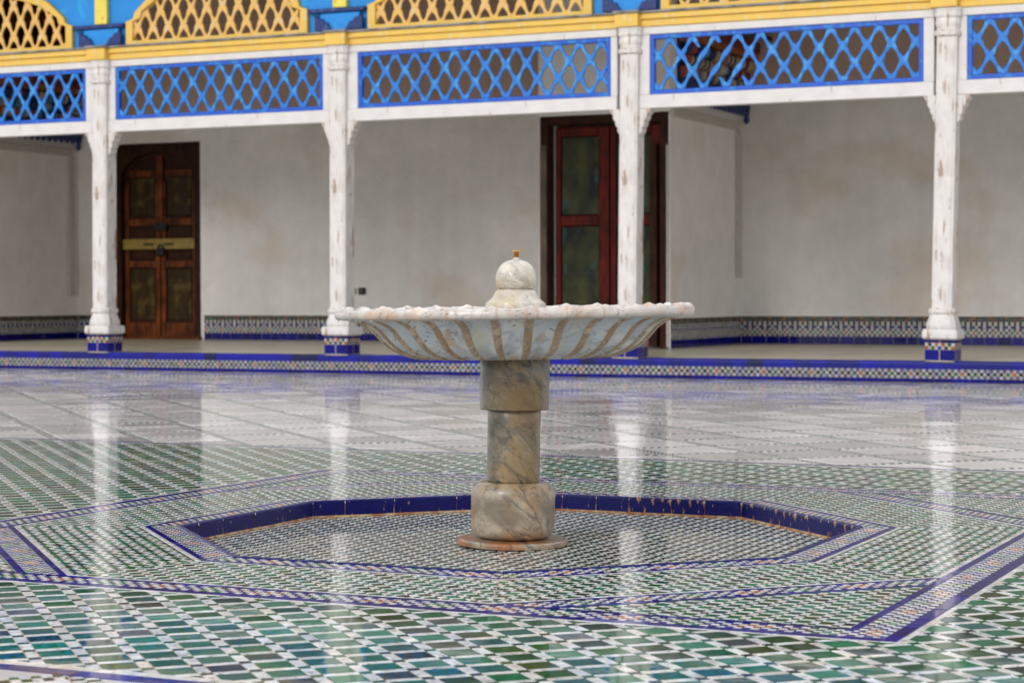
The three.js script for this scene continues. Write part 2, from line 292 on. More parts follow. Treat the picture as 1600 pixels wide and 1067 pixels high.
{ // the field of large tiles around the panel
  const E = SH + 0.022, cut = (q) => {
    q = clipConvex(q, [[FX0, -FZ + 0.05], [FX1, -FZ + 0.05], [FX1, FZ - 0.05], [FX0, FZ - 0.05]]); if (q.length < 3) return null;
    let cx = 0, cy = 0; for (const t of q) { cx += t[0] / q.length; cy += t[1] / q.length; }
    if (q.some((t) => Math.abs(t[0]) < E && Math.abs(t[1]) < E) || (Math.abs(cx) < E && Math.abs(cy) < E))
      q = Math.abs(cx) > Math.abs(cy) ? clipHalf(q, cx > 0 ? -1 : 1, 0, -E) : clipHalf(q, 0, cy > 0 ? -1 : 1, -E);
    return q;
  };
  const L = lattice(Math.PI / 4, -0.842 - 0.02, -2.4, 0.1392, 0.102, [-8.5, 4.6, -FZ, FZ], cut);
  layTiles(tinted(L.green, GREEN), { name: 'green_tile', many: 'green_tiles', mat: glaze, parent: floor, frame: F0 });
  layTiles(tinted(L.white, WHITE), { name: 'white_tile', many: 'white_tiles', mat: glaze, parent: floor, frame: F0 });
  layTiles(tinted(L.dot, () => GREEN(1)), { name: 'small_tile', many: 'small_green_tiles', mat: glaze, parent: floor, frame: F0 });
}
const cutLine = (x0, x1, y0, y1, step, col, list, along = 0) => { // a straight strip laid in pieces
  if (!along) { for (let x = x0; x < x1 - 1e-6;) { const e = Math.min(x1, x + step * (0.8 + 0.4 * rnd())); list.push({ poly: [[x, y0], [e, y0], [e, y1], [x, y1]], col: col() }); x = e; } }
  else for (let y = y0; y < y1 - 1e-6;) { const e = Math.min(y1, y + step * (0.8 + 0.4 * rnd())); list.push({ poly: [[x0, y], [x1, y], [x1, e], [x0, e]], col: col() }); y = e; }
};
{ // border lines of the field, then marble slabs in a grid set cornerwise
  const blue = [], white = [];
  for (const s of [-1, 1]) { const y = s * FZ; cutLine(-10, 5, Math.min(y, y + s * 0.075), Math.max(y, y + s * 0.075), 0.2, COBALT, blue); cutLine(-10, 5, Math.min(y, y - s * 0.05), Math.max(y, y - s * 0.05), 0.17, WHITE, white); }
  layTiles(blue, { name: 'blue_border_tile', many: 'blue_border_tiles', mat: glaze, parent: floor, frame: F0 });
  layTiles(white, { name: 'white_border_tile', many: 'white_border_tiles', mat: glaze, parent: floor, frame: F0 });
  const P = 0.59, S = 0.51, c = Math.SQRT1_2, slabs = [], strips = [], W = (u, v) => [-4.6 + c * (u - v), 3.8 + c * (u + v)];
  const regions = [[[-40, FZ + 0.075], [30, FZ + 0.075], [30, 15.295], [-40, 15.295]], [[-40, -30], [30, -30], [30, -FZ - 0.075], [-40, -FZ - 0.075]]];
  for (let i = -60; i < 60; i++) for (let j = -60; j < 60; j++) {
    const [mx, my] = W(i * P + P / 2, j * P + P / 2); if (mx < -26 || mx > 12 || my > 16 || my < -8 || Math.abs(my) < FZ - 0.6) continue;
    const near = seen(mx, 0, -my, 0.12) > 0, r = regions[my > 0 ? 0 : 1];
    const u = i * P, v = j * P, k = rnd() < 0.38 ? 0.52 + 0.18 * rnd() : 0.76 + 0.2 * rnd(), w = 0.935 + 0.035 * rnd();  // some slabs greyer: their dull reflections are put into the colour
    slabs.push({ poly: clipConvex([W(u, v), W(u + S, v), W(u + S, v + S), W(u, v + S)], r), col: [k, k * w, k * w * 0.99], o: { tilt: 0.005, cham: 0.002 } });
    if (!near) continue;
    const n = 20, q = P / n, h = (P - S) / 2, col = (t) => (t & 1 ? WHITE() : rnd() < 0.6 ? GREEN(1) : BLACK());
    for (let t = 0; t < n; t++) for (let r2 = 0; r2 < 2; r2++) {
      const a0 = S + r2 * h, b0 = t * q;
      strips.push({ poly: clipConvex([W(u + a0, v + b0), W(u + a0 + h, v + b0), W(u + a0 + h, v + b0 + q), W(u + a0, v + b0 + q)], r), col: col(t + r2) });
      if (b0 < S - 0.005) strips.push({ poly: clipConvex([W(u + b0, v + a0), W(u + Math.min(S, b0 + q), v + a0), W(u + Math.min(S, b0 + q), v + a0 + h), W(u + b0, v + a0 + h)], r), col: col(t + r2 + 1) });
    }
  }
  const slabMat = std({ vertexColors: true, roughness: 0.26, roughnessMap: glazeRough, bumpMap: glazeBump, bumpScale: 0.0004, map: colorTex(1024, 1024, (u, v) => { const a = per(u, v, 5, 2.3, 5), b = 1 - Math.abs(per(u, v, 7, 6.1, 4)) * 9; const k = 0.92 + 0.16 * a - 0.10 * Math.max(0, b); return [k, k * 0.985, k * 0.97]; }, 0.5, 0.5) });
  layTiles(slabs, { name: 'marble_slab', many: 'marble_slabs', mat: slabMat, parent: floor, frame: F0 });
  layTiles(strips, { name: 'strip_tile', many: 'strip_tiles', mat: glaze, parent: floor, frame: F0, most: 0 });
}

// ---------------------------------------------------------------- the square mosaic panel and the ring around the basin
const mosaic = struct('mosaic_panel', 'square panel of small green and white tiles with blue banded borders around the basin');
const T8 = Math.tan(Math.PI / 8), SP = 0.0775, SA = 0.049;
const turned = (phi, n, t) => [n * Math.cos(phi) - t * Math.sin(phi), n * Math.sin(phi) + t * Math.cos(phi)];
const sector = (phi, r0, r1, k) => [turned(phi, r0, -k * r0), turned(phi, r1, -k * r1), turned(phi, r1, k * r1), turned(phi, r0, k * r0)];
const bbox = (p) => [Math.min(...p.map((q) => q[0])), Math.max(...p.map((q) => q[0])), Math.min(...p.map((q) => q[1])), Math.max(...p.map((q) => q[1]))];
const M = { green: [], white: [], dot: [], blue: [], edge: [], band: [] };
const pieces = (phi, r0, r1, reg, step, col, list) => { const h = r1 * 1.1; for (let t = -h; t < h;) { const e = t + step * (0.8 + 0.4 * rnd()); list.push({ poly: clipConvex([turned(phi, r0, t), turned(phi, r1, t), turned(phi, r1, e), turned(phi, r0, e)], reg), col: col() }); t = e; } };
const checker = (phi, r0, r1, reg, rows, list) => { // white squares between squares that run orange, blue, green, blue
  const s = (r1 - r0) / rows, h = r1 * 1.1, n = Math.ceil(h / s);
  for (let i = -n; i < n; i++) for (let j = 0; j < rows; j++) {
    const g = ((Math.floor((i + j * 0 + 64) / 4) % 4) + 4) % 4, col = (i + j) & 1 ? WHITE() : g === 0 && j > 0 && j < rows - 1 ? ORANGE() : g === 2 ? GREEN() : COBALT();
    const q = [turned(phi, r0 + j * s, i * s), turned(phi, r0 + j * s + s, i * s), turned(phi, r0 + j * s + s, i * s + s), turned(phi, r0 + j * s, i * s + s)];
    const r = clipConvex(ccw(q), reg); if (r.length > 2) list.push({ poly: r, col, o: { gap: 0.0009, cham: 0.001, tilt: 0.006 } });
  }
};
for (let k = 0; k < 8; k++) { // ring between the basin's border and the outer octagon
  const phi = k * Math.PI / 4, reg = sector(phi, 1.597, 2.108, T8);
  const L = lattice(phi + Math.PI / 4, ...turned(phi, 1.6, -SA * Math.SQRT1_2 * 0), SP, SA, bbox(reg), (q) => clipConvex(ccw(q), reg));
  M.green.push(...tinted(L.green, GREEN)); M.white.push(...tinted(L.white, WHITE)); M.dot.push(...tinted(L.dot, () => GREEN(1)));
  pieces(phi, 1.545, 1.577, sector(phi, 1.545, 1.577, T8), 0.13, COBALT, M.blue);
  pieces(phi, 1.577, 1.597, sector(phi, 1.577, 1.597, T8), 0.12, WHITE, M.edge);
  checker(phi, 1.4365, 1.545, sector(phi, 1.4365, 1.545, T8), 4, M.band);
  pieces(phi, 2.108, 2.13, sector(phi, 2.108, 2.13, T8), 0.12, WHITE, M.edge);
}
for (let k = 0; k < 4; k++) { // frame of the square; then the corner bands and triangles inside it
  const phi = k * Math.PI / 2, S = (a, b) => sector(phi, a, b, 1);
  pieces(phi, 2.13, 2.165, S(2.13, 2.165), 0.16, COBALT, M.blue);
  checker(phi, 2.165, 2.277, S(2.165, 2.277), 4, M.band);
  pieces(phi, 2.277, SH, S(2.277, SH), 0.2, COBALT, M.blue);
  pieces(phi, SH, SH + 0.022, S(SH, SH + 0.022), 0.14, WHITE, M.edge);
  const ps = phi + Math.PI / 4, box = [[-2.13, -2.13], [2.13, -2.13], [2.13, 2.13], [-2.13, 2.13]], D = (a, b) => clipConvex([turned(ps, a, -3), turned(ps, b, -3), turned(ps, b, 3), turned(ps, a, 3)], box);
  pieces(ps, 2.13, 2.16, D(2.13, 2.16), 0.13, COBALT, M.blue);
  checker(ps, 2.16, 2.265, D(2.16, 2.265), 4, M.band);
  pieces(ps, 2.265, 2.3, D(2.265, 2.3), 0.13, COBALT, M.blue);
  const reg = D(2.3, 4), L = lattice(ps + Math.PI / 4, ...turned(ps, 2.3, 0), SP, SA, bbox(reg), (q) => clipConvex(ccw(q), reg));
  M.green.push(...tinted(L.green, GREEN)); M.white.push(...tinted(L.white, WHITE)); M.dot.push(...tinted(L.dot, () => GREEN(1)));
}
layTiles(M.green, { name: 'green_tile', many: 'green_tiles', mat: glaze, parent: mosaic, frame: F0 });
layTiles(M.white, { name: 'white_tile', many: 'white_tiles', mat: glaze, parent: mosaic, frame: F0 });
layTiles(M.dot, { name: 'small_tile', many: 'small_green_tiles', mat: glaze, parent: mosaic, frame: F0, most: 0 });
layTiles(M.blue, { name: 'blue_strip_tile', many: 'blue_strip_tiles', mat: glaze, parent: mosaic, frame: F0 });
layTiles(M.edge, { name: 'white_strip_tile', many: 'white_strip_tiles', mat: glaze, parent: mosaic, frame: F0 });
layTiles(M.band, { name: 'border_tile', many: 'border_tiles', mat: glaze, parent: mosaic, frame: F0 });

// ---------------------------------------------------------------- the sunken basin
const BD = -0.082, RB = 1.412;
const basin = thing('fountain_basin', 'shallow eight-sided basin with a chipped cobalt blue rim sunk in the tiled floor', 'basin', [0, 0, 0]);
{
  const R = 1.5 / Math.cos(Math.PI / 8), o = []; for (let k = 0; k < 8; k++) { const a = (22.5 + 45 * k) * Math.PI / 180; o.push([R * Math.cos(a), R * Math.sin(a)]); }
  const g = new THREE.ShapeGeometry(shapeOf(o)); g.rotateX(-Math.PI / 2); g.translate(0, BD - 0.0022, 0); part('basin_bed', g, grout, basin);
  const reg = []; for (let k = 0; k < 8; k++) { const a = (22.5 + 45 * k) * Math.PI / 180, r = RB / Math.cos(Math.PI / 8); reg.push([r * Math.cos(a), r * Math.sin(a)]); }
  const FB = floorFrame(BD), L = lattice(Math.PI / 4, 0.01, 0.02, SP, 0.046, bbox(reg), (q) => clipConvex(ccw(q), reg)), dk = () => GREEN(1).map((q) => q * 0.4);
  const O = { tilt: 0.003 };
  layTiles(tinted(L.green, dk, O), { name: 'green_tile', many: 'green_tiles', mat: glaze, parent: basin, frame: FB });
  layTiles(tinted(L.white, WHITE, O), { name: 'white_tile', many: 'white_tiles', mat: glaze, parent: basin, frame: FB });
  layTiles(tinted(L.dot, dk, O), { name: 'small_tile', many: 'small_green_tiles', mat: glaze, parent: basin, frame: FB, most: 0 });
  // rim tiles: rounded nose, upright face; worn to clay and lime along joints and top
  const rimTex = (s) => colorTex(512, 256, (u, v) => {
    const x = u * 1.6, y = v * 0.14, a = fbm(x * 9 + s, y * 14, s, 4), j = Math.min(u % 1, 1 - (u % 1));
    const chip = sstep(0.27, 0.38, fbm(x * 8 + s * 3, y * 14, s + 4, 4) + 0.19 * sstep(0.04, 0.0, j) + 0.06 * sstep(0.08, 0.0, v) + (s > 5 ? 0.15 * sstep(0.45, 0.7, v) * sstep(0.85, 0.75, v) : 0));
    const c = [0.002, 0.002 + 0.004 * clamp(a), 0.085 + 0.05 * a];
    return mix(c, mix([0.30, 0.10, 0.025], [0.36, 0.28, 0.12], clamp(0.5 + 2 * fbm(x * 12, y * 12, s + 9, 3))), chip * 0.9);
  });
  const rimMats = [1.1, 3.7, 6.2, 8.8].map((s) => new THREE.MeshPhysicalMaterial({ map: rimTex(s), roughness: 0.32, specularIntensity: 0.45, bumpMap: glazeBump, bumpScale: 0.002 }));
  const prof = [[1.4365, -0.004], [1.4355, 0.001], [1.431, 0.0055]]; for (let i = 0; i <= 6; i++) { const a = i / 6 * Math.PI / 2; prof.push([1.424 - 0.012 * Math.sin(a), -0.0065 + 0.012 * Math.cos(a)]); } prof.push([RB, -0.03], [RB + 0.001, BD - 0.001]);
  let len = [0]; for (let i = 1; i < prof.length; i++) len.push(len[i - 1] + Math.hypot(prof[i][0] - prof[i - 1][0], prof[i][1] - prof[i - 1][1]));
  for (let k = 0; k < 8; k++) {
    const phi = k * Math.PI / 4; let t = -1; const cuts = [-1]; while (t < 0.75) { t += (0.3 + 0.28 * rnd()); if (t < 0.85) cuts.push(t); } cuts.push(1);
    for (let i = 0; i + 1 < cuts.length; i++) {
      const g0 = cuts[i] + 0.003, g1 = cuts[i + 1] - 0.003, P = [], U = [], I = [], dr = (rnd() - 0.5) * 0.003, N = 4;
      prof.forEach(([r, y], a) => { for (let b = 0; b <= N; b++) { const e = g0 + (g1 - g0) * b / N, end = b === 0 || b === N ? 0.0015 : 0, rr = r + dr + (a > 2 ? end : 0), q = turned(phi, rr, e * T8 * rr); P.push(q[0], y + (a < 7 && a > 0 ? -end * 0.7 + (rnd() - 0.5) * 0.0012 : 0), -q[1]); U.push(b / N, 1 - len[a] / len.at(-1)); } });
      for (let a = 0; a + 1 < prof.length; a++) for (let b = 0; b < N; b++) { const s = a * (N + 1) + b, n = s + N + 1; I.push(s, s + 1, n, s + 1, n + 1, n); }
      const g = new THREE.BufferGeometry(); g.setAttribute('position', new THREE.Float32BufferAttribute(P, 3)); g.setAttribute('uv', new THREE.Float32BufferAttribute(U, 2)); g.setIndex(I); g.computeVertexNormals();
      const right = k === 1; part('rim_tile', g, rimMats[(right ? 2 : k === 2 ? i % 3 : 0) + (i & 1)], basin);
    }
  }
  // mortar behind the rim and rusty mortar line at its foot
  const back = []; for (let k = 0; k < 8; k++) { const phi = k * Math.PI / 4, q = (r, e, y) => { const w = turned(phi, r, e * T8 * r); return [w[0], y, -w[1]]; }; const r = RB + 0.006; for (const v of [q(r, -1, BD), q(r, -1, -0.012), q(r, 1, -0.012), q(r, -1, BD), q(r, 1, -0.012), q(r, 1, BD)]) back.push(...v); }
  const gb = new THREE.BufferGeometry(); gb.setAttribute('position', new THREE.Float32BufferAttribute(back, 3)); gb.computeVertexNormals(); part('rim_mortar', metreUV(gb), std({ roughness: 0.8, map: colorTex(256, 256, (u, v) => mix([0.28, 0.10, 0.03], [0.42, 0.33, 0.22], clamp(0.5 + 2 * per(u, v, 9, 3.3, 4))), 3, 3) }), basin);
  const foot = []; for (let k = 0; k < 8; k++) { const phi = k * Math.PI / 4; const n = 9; for (let i = 0; i < n; i++) { const e0 = -1 + 2 * i / n, e1 = -1 + 2 * (i + 1) / n, w0 = 0.006 + 0.009 * rnd(); const q = (r, e, y) => { const w = turned(phi, r, e * T8 * r); return V3(w[0], y, -w[1]); };
    const a = q(RB + 0.001, e0, BD + 0.01), b = q(RB + 0.001, e1, BD + 0.01), c = q(RB - w0, e1, BD + 0.0012), d = q(RB - w0, e0, BD + 0.0012); for (const v of [a, d, c, a, c, b]) foot.push(v.x, v.y, v.z); } }
  const gf = new THREE.BufferGeometry(); gf.setAttribute('position', new THREE.Float32BufferAttribute(foot, 3)); gf.computeVertexNormals(); part('foot_mortar', metreUV(gf), std({ roughness: 0.7, map: colorTex(256, 256, (u, v) => mix([0.25, 0.075, 0.02], [0.42, 0.30, 0.15], clamp(0.45 + 2.4 * per(u, v, 7, 1.3, 4))), 2.5, 2.5) }), basin);
}

// ---------------------------------------------------------------- the marble fountain
const fountain = thing('marble_fountain', 'weathered marble fountain with a wide fluted bowl on a stepped round pedestal', 'fountain', [-0.022, BD, 0.010]);
fountain.quaternion.setFromAxisAngle(V3(0.419, 0, 0.908).normalize(), -0.017);
const lathe = (pts, seg = 72) => new THREE.LatheGeometry(pts.map((p) => new THREE.Vector2(Math.max(p[0], 0.0001), p[1])), seg);
const latheV = (pts) => (v) => { const f = v * (pts.length - 1), i = Math.min(pts.length - 2, Math.floor(f)), t = f - i; return [pts[i][0] + t * (pts[i + 1][0] - pts[i][0]), pts[i][1] + t * (pts[i + 1][1] - pts[i][1])]; };
const crisp = (g, a = 0.5) => toCreasedNormals(g, a);
const turnedPart = (name, pts, o, w = 512, h = 256, rough) => part(name, crisp(lathe(pts)), stoneMat(around(w, h, latheV(pts), o), rough), fountain);
const yo = -BD; // heights below are above the courtyard floor
const up = (pts) => pts.map(([r, y]) => [r, y + yo]);
const even = (pts, n) => { const L = [0]; for (let i = 1; i < pts.length; i++) L.push(L[i - 1] + Math.hypot(pts[i][0] - pts[i - 1][0], pts[i][1] - pts[i - 1][1])); const out = []; for (let k = 0; k <= n; k++) { const t = k / n * L.at(-1); let i = 1; while (i < pts.length - 1 && L[i] < t) i++; const f = (t - L[i - 1]) / (L[i] - L[i - 1] || 1); out.push([pts[i - 1][0] + f * (pts[i][0] - pts[i - 1][0]), pts[i - 1][1] + f * (pts[i][1] - pts[i - 1][1])]); } return out; };
turnedPart('base_plate', up([[0, -0.08], [0.244, -0.08], [0.25, -0.076], [0.252, -0.064], [0.25, -0.055], [0.244, -0.051], [0.16, -0.0495], [0, -0.0495]]), { ...STONE.bulb, ochre: [0.40, 0.15, 0.05], o0: -0.15, ok: 0.9 }, 1024, 256, 0.22);
turnedPart('pedestal_bulb', up(even([[0, -0.049], [0.135, -0.049], [0.155, -0.046], [0.172, -0.036], [0.184, -0.018], [0.1895, 0.005], [0.19, 0.04], [0.19, 0.13], [0.188, 0.162], [0.18, 0.184], [0.166, 0.198], [0.15, 0.204], [0.12, 0.206], [0, 0.206]], 40)), STONE.bulb, 1024, 512);
turnedPart('pedestal_shaft', up([[0.05, 0.2065], [0.116, 0.2065], [0.119, 0.21], [0.1195, 0.25], [0.1195, 0.36], [0.12, 0.47], [0.12, 0.526], [0.118, 0.53], [0.05, 0.53]]), STONE.pedestal, 1024, 512);
turnedPart('pedestal_collar', up([[0.05, 0.531], [0.152, 0.531], [0.1555, 0.535], [0.156, 0.58], [0.157, 0.66], [0.158, 0.757], [0.156, 0.762], [0.05, 0.762]]), STONE.pedestal, 1024, 512);
{
  const N = 30, A = 480, under = even([[0.10, 0.7635], [0.36, 0.7635], [0.42, 0.766], [0.455, 0.772], [0.49, 0.783], [0.528, 0.797], [0.562, 0.815], [0.595, 0.843], [0.622, 0.872], [0.645, 0.899], [0.672, 0.918], [0.70, 0.932], [0.73, 0.9405], [0.757, 0.944]], 34);
  const lip = [[0.762, 0.9435], [0.785, 0.944], [0.799, 0.947], [0.8065, 0.954], [0.8095, 0.964], [0.8085, 0.976], [0.803, 0.986], [0.793, 0.992], [0.778, 0.9945], [0.763, 0.992], [0.75, 0.984]];
  const inner = [[0.735, 0.970], [0.70, 0.952], [0.62, 0.93], [0.45, 0.915], [0.2, 0.912], [0.08, 0.912]];
  const prof = [...under, ...lip, ...inner], nu = under.length, nl = lip.length, P = [], U = [], I = [];
  prof.forEach(([r, y], j) => { for (let i = 0; i <= A; i++) {
    const a = i / A * Math.PI * 2, ph = (i / A * N + 0.5) % 1 - 0.5, d = Math.abs(ph); // 0 at a ridge
    let R = r, Y = y;
    if (j < nu) { const on = sstep(0.33, 0.45, r) * (1 - sstep(0.735, 0.757, r)), dish = 0.016 * on * Math.cos(clamp((0.5 - d) / 0.5) * Math.PI / 2); R -= dish * (1 - 0) * sstep(0.02, 0.35, d); Y += 0.5 * dish * sstep(0.02, 0.35, d); }
    else if (j < nu + nl) { const q = (j - nu) / nl, bump = 1 - sstep(0.10, 0.145, d); R += 0.004 * bump; Y += bump * 0.0095 * sstep(0.45, 0.75, q) * (1 - 0.6 * d / 0.14) - 0.004 * sstep(0.4, 0.8, q) * sstep(0.2, 0.5, d); }
    else { const q = (j - nu - nl) / inner.length; Y += (1 - q) * 0.011 * (1 - sstep(0.06, 0.2, d)) - (1 - q) * 0.004; }
    P.push(Math.cos(a) * R, Y + yo, -Math.sin(a) * R); U.push(i / A, j / (prof.length - 1));
  } });
  for (let j = 0; j + 1 < prof.length; j++) for (let i = 0; i < A; i++) { const s = j * (A + 1) + i, n = s + A + 1; I.push(s, s + 1, n, s + 1, n + 1, n); }
  const g = new THREE.BufferGeometry(); g.setAttribute('position', new THREE.Float32BufferAttribute(P, 3)); g.setAttribute('uv', new THREE.Float32BufferAttribute(U, 2)); g.setIndex(I); g.computeVertexNormals();
  const n = prof.length - 1, tex = colorTex(1536, 512, (u, v) => {
    const f = v * n, j = Math.min(n - 1, Math.floor(f)), t = f - j, r = prof[j][0] + t * (prof[j + 1][0] - prof[j][0]), y = prof[j][1] + t * (prof[j + 1][1] - prof[j][1]), a = u * Math.PI * 2, x = Math.cos(a) * r, z = -Math.sin(a) * r;
    const d = Math.abs((u * N + 0.5) % 1 - 0.5);
    if (f < nu - 1) { // water stain runs down beside each ridge and gathers on the bottom edge
      const c = marble(x, y, z, STONE.bowl), e = sstep(0.2, 0.12, d + 0.05 * fbm(x * 20, y * 8, z * 20, 3));
      return mix(c, [0.46, 0.32, 0.19], clamp(0.5 * e + 0.6 * sstep(0.26, 0.45, fbm(x * 9, y * 3, z * 9, 3) + 0.35 * sstep(0.783, 0.768, y))));
    }
    const c = marble(x, y, z, STONE.rim), b = sstep(0.05, 0.02, Math.abs(d - 0.13) + 0.03 * noise(x * 30, y * 30, z * 30)) * 0.45;
    return mix(c, [0.42, 0.22, 0.12], clamp(b * sstep(-0.3, 0.2, noise(x * 8, y * 8, z * 8)) + 0.3 * sstep(0.1, 0.35, fbm(x * 12, y * 30, z * 12, 3))));
  });
  const bowl = part('bowl', g, stoneMat(tex, 0.3), fountain);
  { const ax = V3(0.419, 0, 0.908).normalize(), q = new THREE.Quaternion().setFromAxisAngle(ax, 0.028), pv = V3(0, 0.77 + yo, 0); bowl.quaternion.copy(q); bowl.position.copy(pv).sub(pv.clone().applyQuaternion(q)); }
  // raised fillets under the bowl, one mesh each
  const ribP = [], ribU = [], ribI = [], K = 8, seg = under.filter((p) => p[0] > 0.40);
  seg.forEach(([r, y], j) => { const prev = seg[Math.max(0, j - 1)], next = seg[Math.min(seg.length - 1, j + 1)], tx = next[0] - prev[0], ty = next[1] - prev[1], l = Math.hypot(tx, ty), nx = ty / l, ny = -tx / l, w = 0.0185 * (0.36 + 0.92 * r), lift = 0.0075 * Math.min(1, Math.min(j, seg.length - 1 - j) / 2);
    for (let k = 0; k <= K; k++) { const q = k / K * 2 - 1, h = lift * Math.sqrt(Math.max(0, 1 - Math.pow(Math.abs(q), 3))) - 0.002 * Math.abs(q); ribP.push(r + nx * h, y + ny * h + yo, -q * w); ribU.push(k / K, j / (seg.length - 1)); } });
  for (let j = 0; j + 1 < seg.length; j++) for (let k = 0; k < K; k++) { const s = j * (K + 1) + k, m = s + K + 1; ribI.push(s, s + 1, m, s + 1, m + 1, m); }
  const rg = new THREE.BufferGeometry(); rg.setAttribute('position', new THREE.Float32BufferAttribute(ribP, 3)); rg.setAttribute('uv', new THREE.Float32BufferAttribute(ribU, 2)); rg.setIndex(ribI); rg.computeVertexNormals();
  const ribMats = [0, 1, 2].map((s) => stoneMat(colorTex(64, 256, (u, v) => marble(u * 0.03 + s * 3, v * 0.4, s * 1.7, STONE.rib)), 0.36));
  for (let k = 0; k < N; k++) { const m = part('rib', rg, ribMats[(k * 7) % 3], bowl); m.rotation.y = k / N * Math.PI * 2; }
  const wg = new THREE.CircleGeometry(0.728, 96); wg.rotateX(-Math.PI / 2); wg.translate(0, 0.966 + yo, 0);
  part('water', wg, new THREE.MeshPhysicalMaterial({ color: rgb(0.86, 0.9, 0.88), transmission: 1, thickness: 0, roughness: 0.03, ior: 1.33 }), bowl);
  const drops = []; for (let k = 0; k < 46; k++) { const a = rnd() * 6.283, s = new THREE.SphereGeometry(0.0024 + 0.0014 * rnd(), 8, 6); s.scale(1, 1.35, 1); s.translate(Math.cos(a) * 0.792, 0.9425 + yo, -Math.sin(a) * 0.792); drops.push(s); }
  stuff(part('water_drops', mergeGeometries(drops), new THREE.MeshPhysicalMaterial({ color: rgb(1, 1, 1), transmission: 1, thickness: 0.004, roughness: 0.02, ior: 1.33 }), bowl));
}
turnedPart('finial_base', up(even([[0, 0.93], [0.136, 0.93], [0.137, 1.0], [0.133, 1.012], [0.122, 1.02], [0.112, 1.028], [0.104, 1.040], [0.099, 1.052], [0.0945, 1.060], [0.092, 1.066], [0.084, 1.0675], [0.078, 1.069], [0.078, 1.073], [0, 1.073]], 30)), STONE.ball, 512, 256);
turnedPart('finial_ball', up([[0, 1.0735], [0.074, 1.0735], [0.082, 1.078], [0.0885, 1.090], [0.0925, 1.106], [0.093, 1.124], [0.0905, 1.142], [0.085, 1.158], [0.0765, 1.173], [0.065, 1.186], [0.050, 1.196], [0.034, 1.202], [0.018, 1.2055], [0.0135, 1.208], [0.0125, 1.216], [0, 1.2165]]), STONE.ball, 1024, 512);
{
  const th = []; for (let i = 0; i < 7; i++) th.push([0.0098, 1.2165 + i * 0.003], [0.0125, 1.218 + i * 0.003]);
  part('brass_nozzle', crisp(lathe(up([[0, 1.216], ...th, [0.0105, 1.2385], [0.0185, 1.241], [0.019, 1.2455], [0.0175, 1.2475], [0.006, 1.2475], [0.005, 1.244], [0, 1.244]]), 28)), std({ color: rgb(0.62, 0.36, 0.10), metalness: 0.85, roughness: 0.38, bumpMap: glazeBump, bumpScale: 0.001 }), fountain);
}

// ---------------------------------------------------------------- the raised gallery: step, floor, walls, ceiling
const GY = 0.255, ZS = -15.3, ZW = -22.5, XL = -27, XR = 9;
const gfloor = struct('gallery_floor', 'pale worn paving of the raised gallery behind the columns');
part('paving', bx(XL, XR, -0.1, GY, ZW - 0.4, ZS - 0.16), galleryFloorMat, gfloor);
const step = struct('gallery_step', 'long step faced with cobalt blue tiles and a small chequered band');
{
  part('step_core', bx(XL, XR, -0.1, GY - 0.012, ZS - 0.17, ZS - 0.008), grout, step);
  // rounded cobalt nosing, piece by piece
  const mk = (w) => { const pr = [[-0.158, 0]]; for (let i = 0; i <= 5; i++) { const a = i / 5 * Math.PI / 2; pr.push([-0.03 + 0.03 * Math.sin(a), -0.03 + 0.03 * Math.cos(a)]); } pr.push([0, -0.095], [-0.02, -0.098], [-0.02, -0.03]); const s = shapeOf(pr.map(([z, y]) => [z, y])); const g = new THREE.ExtrudeGeometry(s, { depth: w - 0.004, bevelEnabled: true, bevelThickness: 0.0015, bevelSize: 0.0015, bevelOffset: -0.0015, bevelSegments: 1 }); g.rotateY(-Math.PI / 2); return g; };
  const base = mk(0.2); base.computeBoundingBox(); const mats = [0, 1, 2, 3].map((i) => new THREE.MeshPhysicalMaterial({ color: rgb(0.003, 0.005, [0.20, 0.14, 0.25, 0.06][i]), roughness: 0.34, specularIntensity: 0.6, bumpMap: glazeBump, bumpScale: 0.002 }));
  for (let x = -20; x < 2.4; x += 0.2) { const m = part('nosing_tile', base, mats[rnd() < 0.06 ? 3 : Math.floor(rnd() * 3)], step); m.position.set(x, GY + (rnd() - 0.5) * 0.002, ZS); }
  const FS = wallFrame(0, 0, ZS), low = [], band = [];
  cutLine(-20, 2.4, 0.002, 0.05, 0.2, COBALT, low);
  const s = 0.0375, cyc = [ORANGE, BLACK, GREEN, BLACK, COBALT, GREEN, BLACK, GREEN];
  for (let i = 0; i * s < 22.4; i++) for (let j = 0; j < 3; j++) { const x = -20 + i * s, y = 0.05 + j * 0.0365, odd = j === 1 ? i & 1 : 1 - (i & 1), m = (i >> 1) % 8; band.push({ poly: [[x, y], [x + s, y], [x + s, y + 0.0365], [x, y + 0.0365]], col: odd ? WHITE().map((q, i) => q * [0.62, 0.6, 0.57][i]) : j === 1 ? cyc[m]() : [0.10 + 0.08 * rnd(), 0.10 + 0.08 * rnd(), 0.22 + 0.08 * rnd()], o: { gap: 0.001, cham: 0.0012 } }); }
  layTiles(low, { name: 'riser_tile', many: 'riser_tiles', mat: glaze, parent: step, frame: FS });
  layTiles(band, { name: 'band_tile', many: 'band_tiles', mat: glaze, parent: step, frame: FS, most: 0 });
}
